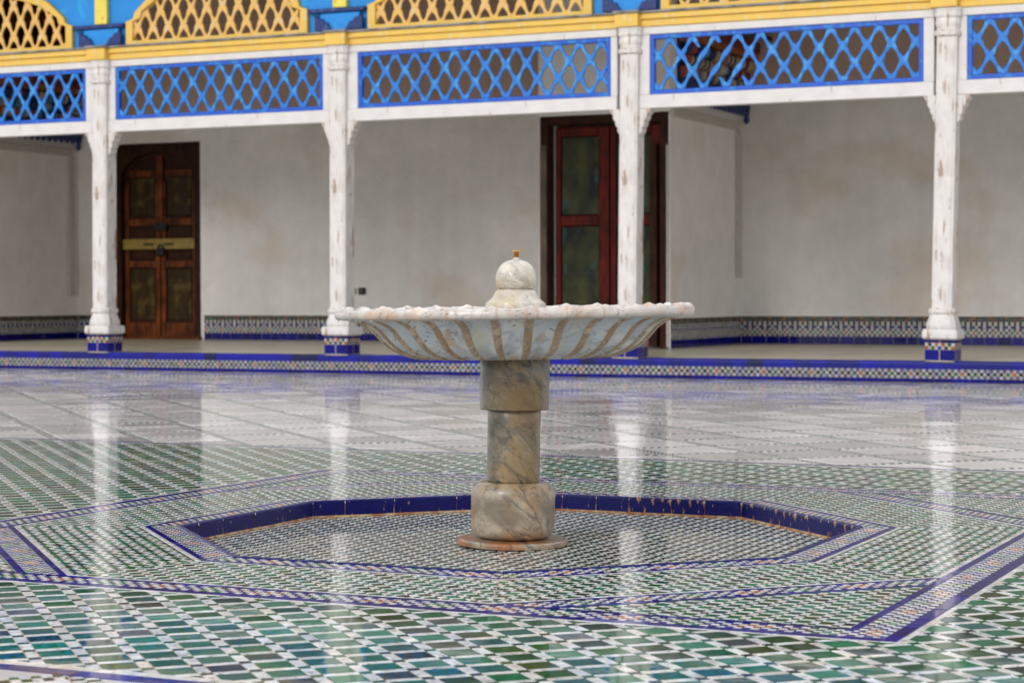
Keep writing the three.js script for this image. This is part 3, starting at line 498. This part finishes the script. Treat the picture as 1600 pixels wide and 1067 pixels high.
// tiled dado in rows along a wall: frame origin at floor level
function dado(frame, x0, x1, parent) {
  const blue = [], rows = [];
  cutLine(x0, x1, 0.002, 0.125, 0.2, COBALT, blue);
  const s = 0.041, put = (i, y, h, col) => rows.push({ poly: [[x0 + i * s, y], [Math.min(x1, x0 + i * s + s), y], [Math.min(x1, x0 + i * s + s), y + h], [x0 + i * s, y + h]], col, o: { gap: 0.0012, cham: 0.0012 } });
  const BLACK = () => { const k = 0.6 + 0.8 * rnd(); return [0.05 * k, 0.044 * k, 0.04 * k]; };
  for (let i = 0; i * s < x1 - x0 - 0.004; i++) {
    for (let j = 0; j < 3; j++) put(i, 0.125 + j * s, s, (i + j) & 1 ? WHITE() : j === 1 ? (i % 8 < 2 ? ORANGE() : GREEN()) : BLACK());
    put(i, 0.248, 0.045, i % 3 ? COBALT() : WHITE());
    put(i, 0.293, 0.06, i & 1 ? WHITE() : BLACK());
    put(i, 0.353, 0.04, i & 1 ? BLACK() : [ORANGE, GREEN, BLACK, GREEN][(i >> 1) % 4]());
    put(i, 0.393, 0.042, i & 1 ? [GREEN, BLACK, ORANGE][(i >> 1) % 3]() : BLACK());
  }
  layTiles(blue, { name: 'blue_dado_tile', many: 'blue_dado_tiles', mat: glaze, parent, frame, most: 120 });
  layTiles(rows, { name: 'dado_tile', many: 'dado_tiles', mat: glaze, parent, frame, most: 0 });
}
const X1 = -6.48, X0 = -19.32, ZB = -19.3, YT = 6.6; // right faces of the two projecting blocks, their front
const D1 = { x0: -18.5, x1: -16.62, y1: 3.8 };
const wall = thing('gallery_wall', 'long white plastered rear wall of the gallery with a tiled dado', 'wall');
part('plaster', mergeGeometries([bx(XL, D1.x0, GY, 4.1, ZW - 0.4, ZW), bx(D1.x1, XR, GY, 4.1, ZW - 0.4, ZW), bx(D1.x0, D1.x1, D1.y1, 4.1, ZW - 0.4, ZW), bx(D1.x0 - 0.2, D1.x1 + 0.2, GY, D1.y1 + 0.2, ZW - 0.8, ZW - 0.45)]), plaster, wall);
part('upper_wall', bx(XL, XR, 4.1, YT, ZW - 0.4, ZW - 0.003), upperWallBrown, wall);
dado(wallFrame(0, GY, ZW + 0.004), X0 + 0.005, D1.x0 - 0.06, wall);
dado(wallFrame(0, GY, ZW + 0.004), D1.x1 + 0.07, -8.7, wall);
dado(wallFrame(0, GY, ZW + 0.004), X1 + 0.005, 2.2, wall);
const DB = { x0: -8.53, x1: X1 - 0.02, y1: 3.67 };
function block(label, x0, x1, door) {
  const b = thing('projecting_block', label, 'wall');
  const f = door ? [bx(x0 - 0.02, x0, GY, YT, ZW, ZB), bx(x0, x1, DB.y1, YT, ZW, ZB), bx(x0, x1 - 0.02, GY, DB.y1, ZW, ZB - 0.24), bx(x1 - 0.018, x1, GY, DB.y1, ZW, ZB)] : [bx(x0, x1, GY, YT, ZW, ZB)];
  part('plaster', mergeGeometries(f), plaster, b);
  // moulding that turns down at the rear end of the side face
  part('moulding', mergeGeometries([bx(x1, x1 + 0.045, 3.60, 3.70, -22.36, ZB - 0.04), bx(x1, x1 + 0.06, 3.70, 3.735, -22.40, ZB - 0.03)]), whitePaintGrey, b);
  part('batten', bx(x1, x1 + 0.05, door ? 1.30 : 1.05, 3.598, -22.39, -22.21), whitePaintGrey, b);
  dado(rightFrame(x1 + 0.004, GY, 0), -ZB + 0.02, -ZW - 0.005, b);
  return b;
}
const whitePaintGrey = std({ roughness: 0.6, map: colorTex(512, 512, chipped([0.56, 0.52, 0.47], [0.36, 0.28, 0.22], 0.25, 2), 0.7, 0.7) });
block('white projecting wall holding the tall red door with dark panes', DB.x0, X1, true);
block('white projecting wall at the far left of the gallery', -21.6, X0, false);
// painted wooden canopies on the side faces
function canopy(label, x, z0, z1) {
  const c = thing('painted_canopy', label, 'canopy', [x, 0, 0]);
  part('beam', bx(0.002, 0.16, 3.93, 4.16, z0, z1), navyPaint, c);
  const teeth = []; for (let z = z0 + 0.09; z < z1 - 0.05; z += 0.17) { const s = new THREE.Shape(); s.moveTo(-0.075, 0); s.quadraticCurveTo(-0.06, -0.09, 0, -0.115); s.quadraticCurveTo(0.06, -0.09, 0.075, 0); const g = new THREE.ExtrudeGeometry(s, { depth: 0.03, bevelEnabled: false }); g.rotateY(Math.PI / 2); g.translate(0.12, 3.93, z); teeth.push(metreUV(g)); }
  teeth.forEach((g) => part('scallop', g, navyPaint, c));
  part('drop', lathe([[0, 3.70], [0.03, 3.72], [0.05, 3.77], [0.03, 3.82], [0.045, 3.86], [0.045, 3.93], [0, 3.93]], 12).translate(0.13, 0, z0 + 0.09), navyPaint, c);
  part('back_board', bx(0.002, 0.05, 4.16, 5.0, z0, z1), navyPaint, c);
  const cols = [[0.62, 0.5, 0.33], [0.40, 0.05, 0.03], [0.10, 0.27, 0.5], [0.02, 0.04, 0.16], [0.015, 0.03, 0.13], [0.55, 0.42, 0.2]].map((q) => std({ color: rgb(...q), roughness: 0.55 }));
  const bg = [0, 1].map((k) => { const s = new THREE.Shape(); s.moveTo(0, 0); s.lineTo(0.05, 0.02); s.quadraticCurveTo(0.11 + 0.02 * k, 0.06, 0.09, 0.145); s.lineTo(0, 0.15); const g = new THREE.ExtrudeGeometry(s, { depth: 0.032, bevelEnabled: true, bevelThickness: 0.004, bevelSize: 0.004, bevelSegments: 1 }); return g; });
  for (let r = 0; r < 3; r++) for (let z = z0 + 0.06 + (r & 1) * 0.045; z < z1 - 0.06; z += 0.092) { const m = part('bracket', bg[r & 1], cols[Math.floor(rnd() * 6)], c); m.position.set(0.045 + r * 0.045, 4.19 + r * 0.165, z); }
  const orange = std({ roughness: 0.5, map: woodTex([0.16, 0.035, 0.008], [0.42, 0.13, 0.03], 7.7) }), red = std({ roughness: 0.5, map: woodTex([0.09, 0.01, 0.006], [0.28, 0.035, 0.012], 2.7) });
  part('shelf', bx(0.002, 0.30, 4.70, 4.80, z0, z1), orange, c); part('fascia', bx(0.26, 0.33, 4.802, 4.96, z0, z1), red, c);
  for (let z = z0 + 0.12; z < z1; z += 0.3) part('rafter', bx(0.052, 0.259, 4.84, 4.94, z, z + 0.08), orange, c);
  const hood = bx(-0.28, 0.28, -0.025, 0.025, z0, z1); hood.rotateZ(-0.5); hood.translate(0.28, 5.14, 0); part('hood', hood, darkWood, c);
  return c;
}
canopy('painted wooden canopy seen through the blue lattice right of the red door', X1, -22.48, -19.6);
canopy('painted wooden canopy seen through the blue lattice at the left picture edge', X0, -22.48, -19.6);
{
  const up2 = thing('dark_wooden_screen', 'dark ribbed boards at the upper left end behind the yellow lattice', 'screen', [X0, 0, 0]);  // dark boards put in for the black area at the upper left
  part('board', bx(0.002, 0.07, 5.32, YT - 0.05, ZW + 0.05, ZB - 0.05), darkWood, up2);
  for (let z = ZW + 0.2; z < ZB - 0.2; z += 0.42) part('panel_rib', bx(0.07, 0.12, 5.34, YT - 0.1, z, z + 0.09), midWood, up2);
}
const ceiling = struct('gallery_ceiling', 'dark wooden beam ceiling of the gallery');
part('boards', bx(XL, XR, 6.62, 6.72, ZW - 0.4, -15.25), darkWood, ceiling);
for (let x = -20; x < 3; x += 0.55) part('beam', bx(x, x + 0.16, 6.44, 6.618, ZW + 0.01, -15.6), darkWood, ceiling);

// ---------------------------------------------------------------- doors
{
  const d = thing('arched_door', 'brown wooden double door with arched head and a yellow bar across it', 'door', [-17.56, GY, ZW - 0.06]);
  const h = D1.y1 - GY, hw = 0.94, arch = []; for (let i = 0; i <= 16; i++) { const a = Math.PI * i / 16; arch.push([-Math.cos(a) * 0.79, 2.92 + 0.46 * Math.sin(a)]); }
  part('door_frame', slab([[-hw, 0], [hw, 0], [hw, h - 0.004], [-hw, h - 0.004]], -0.1, 0.14, 0.006, [[[-0.79, 0.03], ...arch, [0.79, 0.03]]]), darkWood, d);
  part('sill', bx(-0.96, 0.96, 0.002, 0.05, 0.042, 0.16), midWood, d);
  const arc = slab([[-0.79, 2.92], ...arch.slice(1, -1), [0.79, 2.92], ...[...Array(17)].map((_, i) => { const a = Math.PI * i / 16; return [Math.cos(a) * 0.72, 2.88 + 0.43 * Math.sin(a)]; })], -0.09, 0.03, 0.003); part('arch_bead', arc, darkWood, d);
  for (const s of [-1, 1]) {
    const x0 = s < 0 ? -0.785 : 0.012, x1 = s < 0 ? -0.012 : 0.785, leaf = part('leaf', bx(x0, x1, 0.04, 3.36, -0.145, -0.1), darkWood, d);
    const bits = [['stile', x0, x0 + 0.1, 0.04, 2.86], ['stile', x1 - 0.1, x1, 0.04, 2.86], ['rail', x0 + 0.1, x1 - 0.1, 0.04, 0.30], ['rail', x0 + 0.1, x1 - 0.1, 1.30, 1.42], ['rail', x0 + 0.1, x1 - 0.1, 2.06, 2.19], ['rail', x0 + 0.1, x1 - 0.1, 2.95, 3.07]];
    for (const [n, a, b, y0, y1] of bits) part(n, bx(a, b, y0, y1, -0.1, -0.062, 0.01), midWood, leaf);
    for (const [y0, y1] of [[0.36, 1.27], [2.25, 2.92], [1.46, 1.62], [1.86, 2.03]]) part('panel', bx(x0 + 0.13, x1 - 0.13, y0, y1, -0.1, -0.078, 0.02), y1 - y0 > 0.5 ? oliveWood : darkWood, leaf);
  }
  part('centre_stile', bx(-0.075, 0.075, 1.95, 3.33, -0.062, -0.03, 0.02), midWood, d);
  part('yellow_bar', bx(-0.80, 0.80, 1.63, 1.82, -0.058, -0.012, 0.008), brassBar, d);
  part('latch_plate', bx(-0.10, 0.16, 1.96, 2.1, -0.03, 0.0, 0.02), ironDark, d);
  const lock = new THREE.TorusGeometry(0.05, 0.013, 8, 20); lock.translate(0.05, 1.66, 0.015);
  part('padlock', mergeGeometries([metreUV(lock), bx(-0.03, 0.13, 1.5, 1.65, -0.01, 0.05, 0.02)]), ironDark, d);
  for (const s of [-1, 1]) part('hasp', bx(s * 0.22 - 0.1, s * 0.22 + 0.1, 1.70, 1.74, -0.012, 0.0, 0.006), ironDark, d);
}
{
  const d = thing('tall_red_door', 'tall dark double door with red rails and dark panes painted with greenish reflections beside the third column', 'door', [-7.515, GY, ZB]);
  const H = DB.y1 - GY, W = (DB.x1 - DB.x0) / 2;
  part('door_frame', mergeGeometries([bx(-W, -W + 0.13, 0, H - 0.01, -0.235, -0.02), bx(W - 0.13, W, 0, H - 0.01, -0.215, -0.0), bx(-W + 0.13, W - 0.13, H - 0.13, H - 0.01, -0.235, -0.03)]), darkWood, d);
  part('weathered_jamb', bx(-W + 0.01, -W + 0.11, 0, H - 0.42, -0.02, 0.01), std({ roughness: 0.7, map: woodTex([0.05, 0.032, 0.02], [0.15, 0.10, 0.06], 3.1) }), d);
  for (const [x0, x1] of [[-W + 0.2, 0.045], [0.065, W - 0.14]]) {
    const leaf = part('leaf', bx(x0, x1, 0.03, H - 0.14, -0.2, -0.16), darkWood, d), y2 = H - 0.17;
    for (const [n, a, b, y0, y1, m] of [['stile', x0, x0 + 0.09, 0.03, y2, redWood], ['stile', x1 - 0.17, x1, 0.03, y2, redWood], ['rail', x0 + 0.09, x1 - 0.17, y2 - 0.13, y2, redWood], ['rail', x0 + 0.09, x1 - 0.17, 1.80, 1.95, redWood], ['rail', x0 + 0.09, x1 - 0.17, 0.03, 0.36, redWood]]) part(n, bx(a, b, y0, y1, -0.16, -0.115, 0.012), m, leaf);
    for (const [y0, y1] of [[0.38, 1.78], [1.97, y2 - 0.15]]) part('pane', bx(x0 + 0.10, x1 - 0.18, y0, y1, -0.16, -0.148, 0.003), darkGlass, leaf);
  }
  part('shutter_edge', bx(W - 0.30, W - 0.19, 0.02, H - 0.46, -0.11, -0.02), darkWood, d);
  part('white_edge_strip', bx(W - 0.028, W - 0.004, 0.02, H - 0.48, 0.003, 0.02), whitePaintGrey, d);
}
{
  const s = thing('wall_socket', 'small black electric socket with a pale cover on the white rear wall', 'socket', [-13.31, 1.11, ZW]);
  part('black_cover', bx(-0.065, 0.065, -0.06, 0.06, 0.001, 0.045, 0.012), ironDark, s);
  part('socket_hole', crisp(lathe([[0, 0], [0.03, 0], [0.034, 0.006], [0, 0.004]], 16).rotateX(Math.PI / 2).translate(0, 0, 0.045)), std({ color: rgb(0.05, 0.05, 0.05), roughness: 0.4 }), s);
  part('pale_cover', bx(-0.2, -0.12, -0.055, 0.055, 0.001, 0.03, 0.01), std({ color: rgb(0.5, 0.45, 0.36), roughness: 0.5 }), s);
}

// ---------------------------------------------------------------- arcade: columns, lattices, cornice, arches
const ZC = -15.45, CX = [-17.5, -13.565, -9.71, -5.585, -1.655, 2.35], LEAN = [0, 0.006, 0.004, 0.012, 0.019, 0.01];
const sq = (half, ch) => { const a = half, b = half - ch; return [[b, a], [-b, a], [-a, b], [-a, -b], [-b, -a], [b, -a], [a, -b], [a, b]]; };
function moulded(prof, ch = 0.18) { // square section with cut corners following (half width, height)
  const P = [], I = [], n = 8;
  prof.forEach(([h, y]) => sq(h, h * ch).forEach((q) => P.push(q[0], y, q[1])));
  for (let j = 0; j + 1 < prof.length; j++) for (let i = 0; i < n; i++) { const s = j * n + i, t = j * n + (i + 1) % n; I.push(s, s + n, t, t, s + n, t + n); }
  const last = (prof.length - 1) * n; for (let i = 1; i + 1 < n; i++) { I.push(last, last + i + 1, last + i); I.push(0, i, i + 1); }
  let g = new THREE.BufferGeometry(); g.setAttribute('position', new THREE.Float32BufferAttribute(P, 3)); g.setIndex(I);
  for (let i = 0; i < I.length; i += 3) { const t = I[i + 1]; I[i + 1] = I[i + 2]; I[i + 2] = t; } g.setIndex(I);
  g = g.toNonIndexed(); g.computeVertexNormals(); g = toCreasedNormals(g, 0.6); return metreUV(g);
}
function makeColumn() {
  const c = thing('arcade_column', '', 'column', [0, 0, ZC]), B = 0.172;
  part('pedestal', bx(-B, B, GY - 0.01, 0.505, -B, B, 0.004), grout, c);
  for (const F of [{ O: V3(0, 0, B + 0.004), U: V3(1, 0, 0), V: V3(0, 1, 0), N: V3(0, 0, 1) }, { O: V3(B + 0.004, 0, 0), U: V3(0, 0, -1), V: V3(0, 1, 0), N: V3(1, 0, 0) }]) {
    const t = [], z = []; const w = 0.173;
    for (const [a, b] of [[-w, -0.005], [0.005, w]]) t.push({ poly: [[a, 0.262], [b, 0.262], [b, 0.388], [a, 0.388]], col: COBALT() }, { poly: [[a, 0.467], [b, 0.467], [b, 0.5], [a, 0.5]], col: COBALT() });
    const n = 9, s = 2 * w / n; for (let i = 0; i < n; i++) for (let j = 0; j < 2; j++) z.push({ poly: [[-w + i * s, 0.39 + j * 0.038], [-w + i * s + s, 0.39 + j * 0.038], [-w + i * s + s, 0.428 + j * 0.038], [-w + i * s, 0.428 + j * 0.038]], col: (i + j) & 1 ? WHITE().map((q) => q * 0.7) : [ORANGE, BLACK, GREEN, ORANGE, COBALT][i % 5]() });
    for (const q of t) { const k = new Tiles(F); k.add(q.poly, q.col, { cham: 0.003 }); part('blue_tile', k.build(), glaze, c); }
    for (const q of z) { const k = new Tiles(F); k.add(q.poly, q.col, { gap: 0.001, cham: 0.0015 }); part('band_tile', k.build(), glaze, c); }
  }
  part('plinth', moulded([[0.15, 0.506], [0.19, 0.508], [0.205, 0.525], [0.208, 0.56], [0.205, 0.60], [0.195, 0.625], [0.16, 0.628]], 0.08), whitePaint, c);
  part('base_moulding', moulded([[0.165, 0.628], [0.172, 0.64], [0.17, 0.69], [0.155, 0.74], [0.14, 0.785], [0.136, 0.80], [0.150, 0.812], [0.156, 0.835], [0.152, 0.86], [0.138, 0.872], [0.126, 0.885]], 0.3), whitePaint, c);
  { // shaft with a bead let into each cut corner
    const a = 0.122, pts = []; for (let k = 0; k < 4; k++) { const R = (x, y) => { for (let i = 0; i < k; i++) [x, y] = [-y, x]; return [x, y]; }; pts.push(R(a, a - 0.036), R(a - 0.009, a - 0.032), R(a - 0.010, a - 0.016), R(a - 0.004, a - 0.004), R(a - 0.016, a - 0.010), R(a - 0.032, a - 0.009), R(a - 0.036, a)); }
    const g = new THREE.ExtrudeGeometry(shapeOf(pts), { depth: 3.2, bevelEnabled: false }); g.rotateX(-Math.PI / 2); g.translate(0, 0.88, 0); part('shaft', metreUV(g), whitePaint, c);
  }
  part('capital', moulded([[0.124, 4.02], [0.146, 4.035], [0.151, 4.055], [0.147, 4.08], [0.130, 4.095], [0.128, 4.13], [0.138, 4.15], [0.144, 4.18], [0.138, 4.205], [0.136, 4.235], [0.150, 4.25], [0.155, 4.275], [0.150, 4.30], [0.158, 4.32], [0.160, 4.352]], 0.28), whitePaint, c);
  for (const s of [-1, 1]) {
    const pts = [[0.1, 3.02], [0.128, 3.03]]; let x = 0.128, y = 3.03;
    for (let k = 0; k < 4; k++) { const dx = [0.04, 0.052, 0.056, 0.062][k], dy = 0.079; if (k) { x -= 0.022; pts.push([x, y]); } for (let i = 1; i <= 5; i++) { const a = i / 5 * Math.PI / 2; pts.push([x + dx * Math.sin(a), y + dy * (1 - Math.cos(a))]); } x += dx; y += dy; }
    pts.push([0.1, 3.346]); part('bracket', slab((s > 0 ? pts : pts.map(([a, b]) => [-a, b]).reverse()), -0.075, 0.15, 0.006), whitePaint, c);
  }
  return c;
}
const col0 = makeColumn();
const colLabels = ['white column beyond the left picture edge', 'white column just left of the arched brown door', 'second white column from the left, behind the bowl\'s left rim', 'white column in front of the tall red door', 'white column nearest the right picture edge with the most flaked paint', 'white column beyond the right picture edge'];
CX.forEach((x, i) => { let o = col0; if (i) { o = col0.clone(); o.name = numbered('arcade_column'); scene.add(o); } o.position.x = x + (LEAN[i] * 0.4); o.rotation.z = -LEAN[i]; tag(o, colLabels[i], 'column', 'white columns of the arcade'); });

// slats of a lattice: wavy bars in two directions, clipped by a convex outline
function lath(x0, dir, y0, y1, slope, w, wave, region, phase) {
  const n = 22, L = [], Rr = [], ln = Math.hypot(slope, 1);
  for (let i = 0; i <= n; i++) { const y = y0 + (y1 - y0) * i / n, x = x0 + dir * slope * (y - y0), k = w / 2 * (1 + 0.42 * Math.cos((y - y0 + phase) / wave * Math.PI * 2)) * ln; L.push([x - k, y]); Rr.unshift([x + k, y]); }
  const p = tidy(clipConvex(ccw([...L, ...Rr]), region)); return p.length > 2 && Math.abs(area(p)) > 8e-4 ? p : null;
}
const PE = [[-17.2, -13.815], [-13.31, -9.95], [-9.42, -5.805], [-5.285, -1.862], [-1.354, 2.05]];
const latLabels = ['blue lattice panel at the left picture edge, cut off by the frame', 'blue lattice panel above the arched brown door', 'blue lattice panel above the left half of the fountain bowl', 'blue lattice panel right of the red door with broken laths', 'blue lattice panel at the right picture edge, cut off by the frame'];
PE.forEach(([x0, x1], i) => {
  const p = thing('lattice_panel', latLabels[i], 'lattice', [0, 0, ZC], 'blue lattice panels between the columns'), cl = CX[i] + 0.13, cr = CX[i + 1] - 0.13 + (i === 3 ? 0.05 : 0);
  part('lower_rail', bx(cl, cr, 3.345, 3.512, -0.07, 0.07, 0.01), railPaint, p);
  part('upper_rail', bx(cl, cr, 4.257, 4.352, -0.07, 0.065, 0.008), railPaint, p);
  part('stile', bx(cl, x0, 3.513, 4.256, -0.06, 0.055, 0.008), railPaint, p); part('stile', bx(x1, cr, 3.513, 4.256, -0.06, 0.055, 0.008), railPaint, p);
  const b = 0.058; const ring = slab([[x0 + 0.001, 3.513], [x1 - 0.001, 3.513], [x1 - 0.001, 4.256], [x0 + 0.001, 4.256]], -0.03, 0.075, 0.006, [[[x0 + b, 3.513 + b], [x0 + b, 4.256 - b], [x1 - b, 4.256 - b], [x1 - b, 3.513 + b]]]);
  part('blue_frame', ring, bluePaint, p);
  const y0 = 3.571, y1 = 4.198, H = y1 - y0, region = [[x0 + b - 0.004, y0 - 0.004], [x1 - b + 0.004, y0 - 0.004], [x1 - b + 0.004, y1 + 0.004], [x0 + b - 0.004, y1 + 0.004]], sp = 0.292, sl = sp * 1.5 / H;
  for (const dir of [1, -1]) for (let k = -3; k < 16; k++) {
    const xs = x0 + 0.1 + k * sp + (dir < 0 ? 0.04 * sl : 0), q = lath(xs, dir, y0 - 0.02, y1 + 0.02, sl, 0.052, H / 3, region, -0.02);
    if (!q) continue;
    let poly = q; if (i === 3 && dir < 0 && (k === 3 || k === 4)) { poly = tidy(clipHalf(q, 0, -1, -(y0 + (k === 3 ? 0.50 : 0.54)))); const low = tidy(clipHalf(q, 0, 1, y0 + 0.12)); if (low.length > 2) part('slat', slab(low, 0.0, 0.028, 0.004), slatPaint, p); }
    if (poly.length > 2) part('slat', slab(poly, dir > 0 ? 0.006 : 0.0035, 0.03, 0.006), dir > 0 ? slatPaint : slatPaint, p);
  }
});
const cornice = thing('yellow_cornice', 'long yellow painted cornice with a grey top edge above the blue lattices', 'cornice', [0, 0, ZC]);
{
  part('moulding', mergeGeometries([bx(XL, XR, 4.353, 4.44, -0.1, 0.085, 0.008), bx(XL, XR, 4.441, 4.515, -0.1, 0.115, 0.01)]), yellowPaint, cornice);
  part('top_edge', bx(XL, XR, 4.516, 4.545, -0.12, 0.14, 0.008), leadCap, cornice);
  for (const [i, x] of CX.entries()) { const o = x + [0, 0.02, 0.02, 0.04, 0.06, 0.05][i]; part('corbel_block', bx(o - 0.155, o + 0.155, 4.3535, 4.5165, 0.06, 0.19, 0.008), yellowPaint, cornice); part('block_cap', bx(o - 0.175, o + 0.175, 4.5175, 4.552, 0.0, 0.215, 0.008), leadCap, cornice); }
}
const archPts = (c, w, d = 0) => { const h = [[w - d, 4.547], [w - d, 4.87], [w - 0.12 - d, 4.91], [w - 0.15 - d, 5.0], [w - 0.44 - d * 0.8, 5.24 - d * 0.6], [w - 0.78 - d * 0.5, 5.38 - d], [w - 1.1 - d * 0.3, 5.45 - d], [0.12, 5.48 - d]]; return [...h.map(([x, y]) => [c + x, y]), ...h.slice().reverse().map(([x, y]) => [c - x, y])]; };
const archLabels = ['yellow arched lattice at the top left corner', 'yellow arched lattice above the panel over the brown door', 'yellow arched lattice above the left half of the fountain', 'yellow arched lattice right of the column by the red door', 'yellow arched lattice above the right picture edge'];
const AW = [];
for (let i = 0; i < 5; i++) {
  const a = CX[i] + 0.03, b = CX[i + 1] + 0.03, l = a + 0.42, r = b - 0.5, c = (l + r) / 2, w = (r - l) / 2; AW.push([c, w]);
  const s = thing('arched_lattice', archLabels[i], 'lattice', [0, 0, ZC], 'yellow arched lattices above the cornice');
  const out = archPts(c, w), inn = archPts(c, w, 0.115); inn[0][1] = inn.at(-1)[1] = 4.60;
  part('arch_frame', slab(out, -0.05, 0.12, 0.006, [inn.slice().reverse()]), yellowPaint, s);
  const reg = ccw(archPts(c, w, 0.105).map(([x, y]) => [x, Math.max(y, 4.592)])), sp = 0.254, sl = 0.58, conv = [[c - w + 0.11, 4.592], [c + w - 0.11, 4.592], [c + w - 0.11, 4.88], [c + w - 0.55, 5.19], [c + w - 0.88, 5.30], [c + w - 1.2, 5.36], [c - w + 1.2, 5.36], [c - w + 0.88, 5.30], [c - w + 0.55, 5.19], [c - w + 0.11, 4.88]];
  for (const dir of [1, -1]) for (let k = -4; k < 18; k++) { const q = lath(c - w + 0.05 + k * sp, dir, 4.57, 5.45, sl, 0.062, 0.2185, conv, 0.02); if (q) part('slat', slab(q, dir > 0 ? 0.006 : 0.0035, 0.03, 0.006), yellowSlat, s); }
}
const spLabels = ['', 'blue spandrel with a lemon yellow post above the leftmost column', 'blue spandrel with a lemon yellow post above the second column', 'blue spandrel above the column by the red door', 'blue spandrel above the right flaking column'];
for (let i = 1; i < 5; i++) {
  const o = CX[i] + [0, 0.03, 0.03, 0.05, 0.07][i], s = thing('blue_spandrel', spLabels[i], 'spandrel', [0, 0, ZC], 'blue painted spandrels between the yellow arches');
  const L = archPts(...AW[i - 1]).slice(0, 8), R = archPts(...AW[i]).slice(8).reverse(); // right side of the arch before, left side of the arch after
  part('boards', slab([...L.map(([x, y]) => [x + 0.004, y + 0.002]), [AW[i - 1][0] + 0.12, 5.55], [AW[i][0] - 0.12, 5.55], ...R.slice(0, 8).map(([x, y]) => [x - 0.004, y + 0.002]).sort((p, q) => q[1] - p[1])], -0.045, 0.05, 0.003), skyPaint, s);
  part('post', bx(o - 0.105, o + 0.105, 4.86, 5.54, 0.006, 0.075, 0.008), lemonPaint, s);
  part('moulding', bx(L[0][0] + 0.03, R[0][0] - 0.03, 4.80, 4.855, 0.006, 0.10, 0.012), navyPaint, s);
  part('block', bx(o - 0.3, o + 0.3, 4.56, 4.798, 0.006, 0.06, 0.01), skyPaint, s);
  for (const e of [-1, 1]) { const pts = [[0, 0], [0.26, 0], [0.26, 0.2], [0.235, 0.17], [0.22, 0.20], [0.17, 0.13], [0.15, 0.16], [0.1, 0.09], [0.075, 0.11], [0.04, 0.05]].map(([x, y]) => [o + e * (x + 0.1), 4.56 + y]); part('bracket', slab(ccw(pts), 0.062, 0.045, 0.004), navyPaint, s); }
}
{ // above the picture: unseen frieze and eaves, shaped to darken reflections in the wet floor
  const f = thing('arcade_eaves', 'unseen frieze and deep eaves above the yellow arches, shaped to darken floor reflections', 'eaves', [0, 0, ZC]);
  part('frieze', bx(XL, XR, 5.552, 6.42, -0.1, 0.10), navyPaint, f);
  part('frieze_band', bx(XL, XR, 5.75, 5.95, 0.101, 0.13), bluePaint, f);
  part('eave_board', bx(XL, XR, 6.42, 6.5, -0.1, 1.25), darkWood, f);
  part('roof_edge', bx(XL, XR, 6.501, 6.75, -7.4, 1.35), std({ color: rgb(0.03, 0.14, 0.07), roughness: 0.4 }), f);
}

renderer.render(scene, camera);
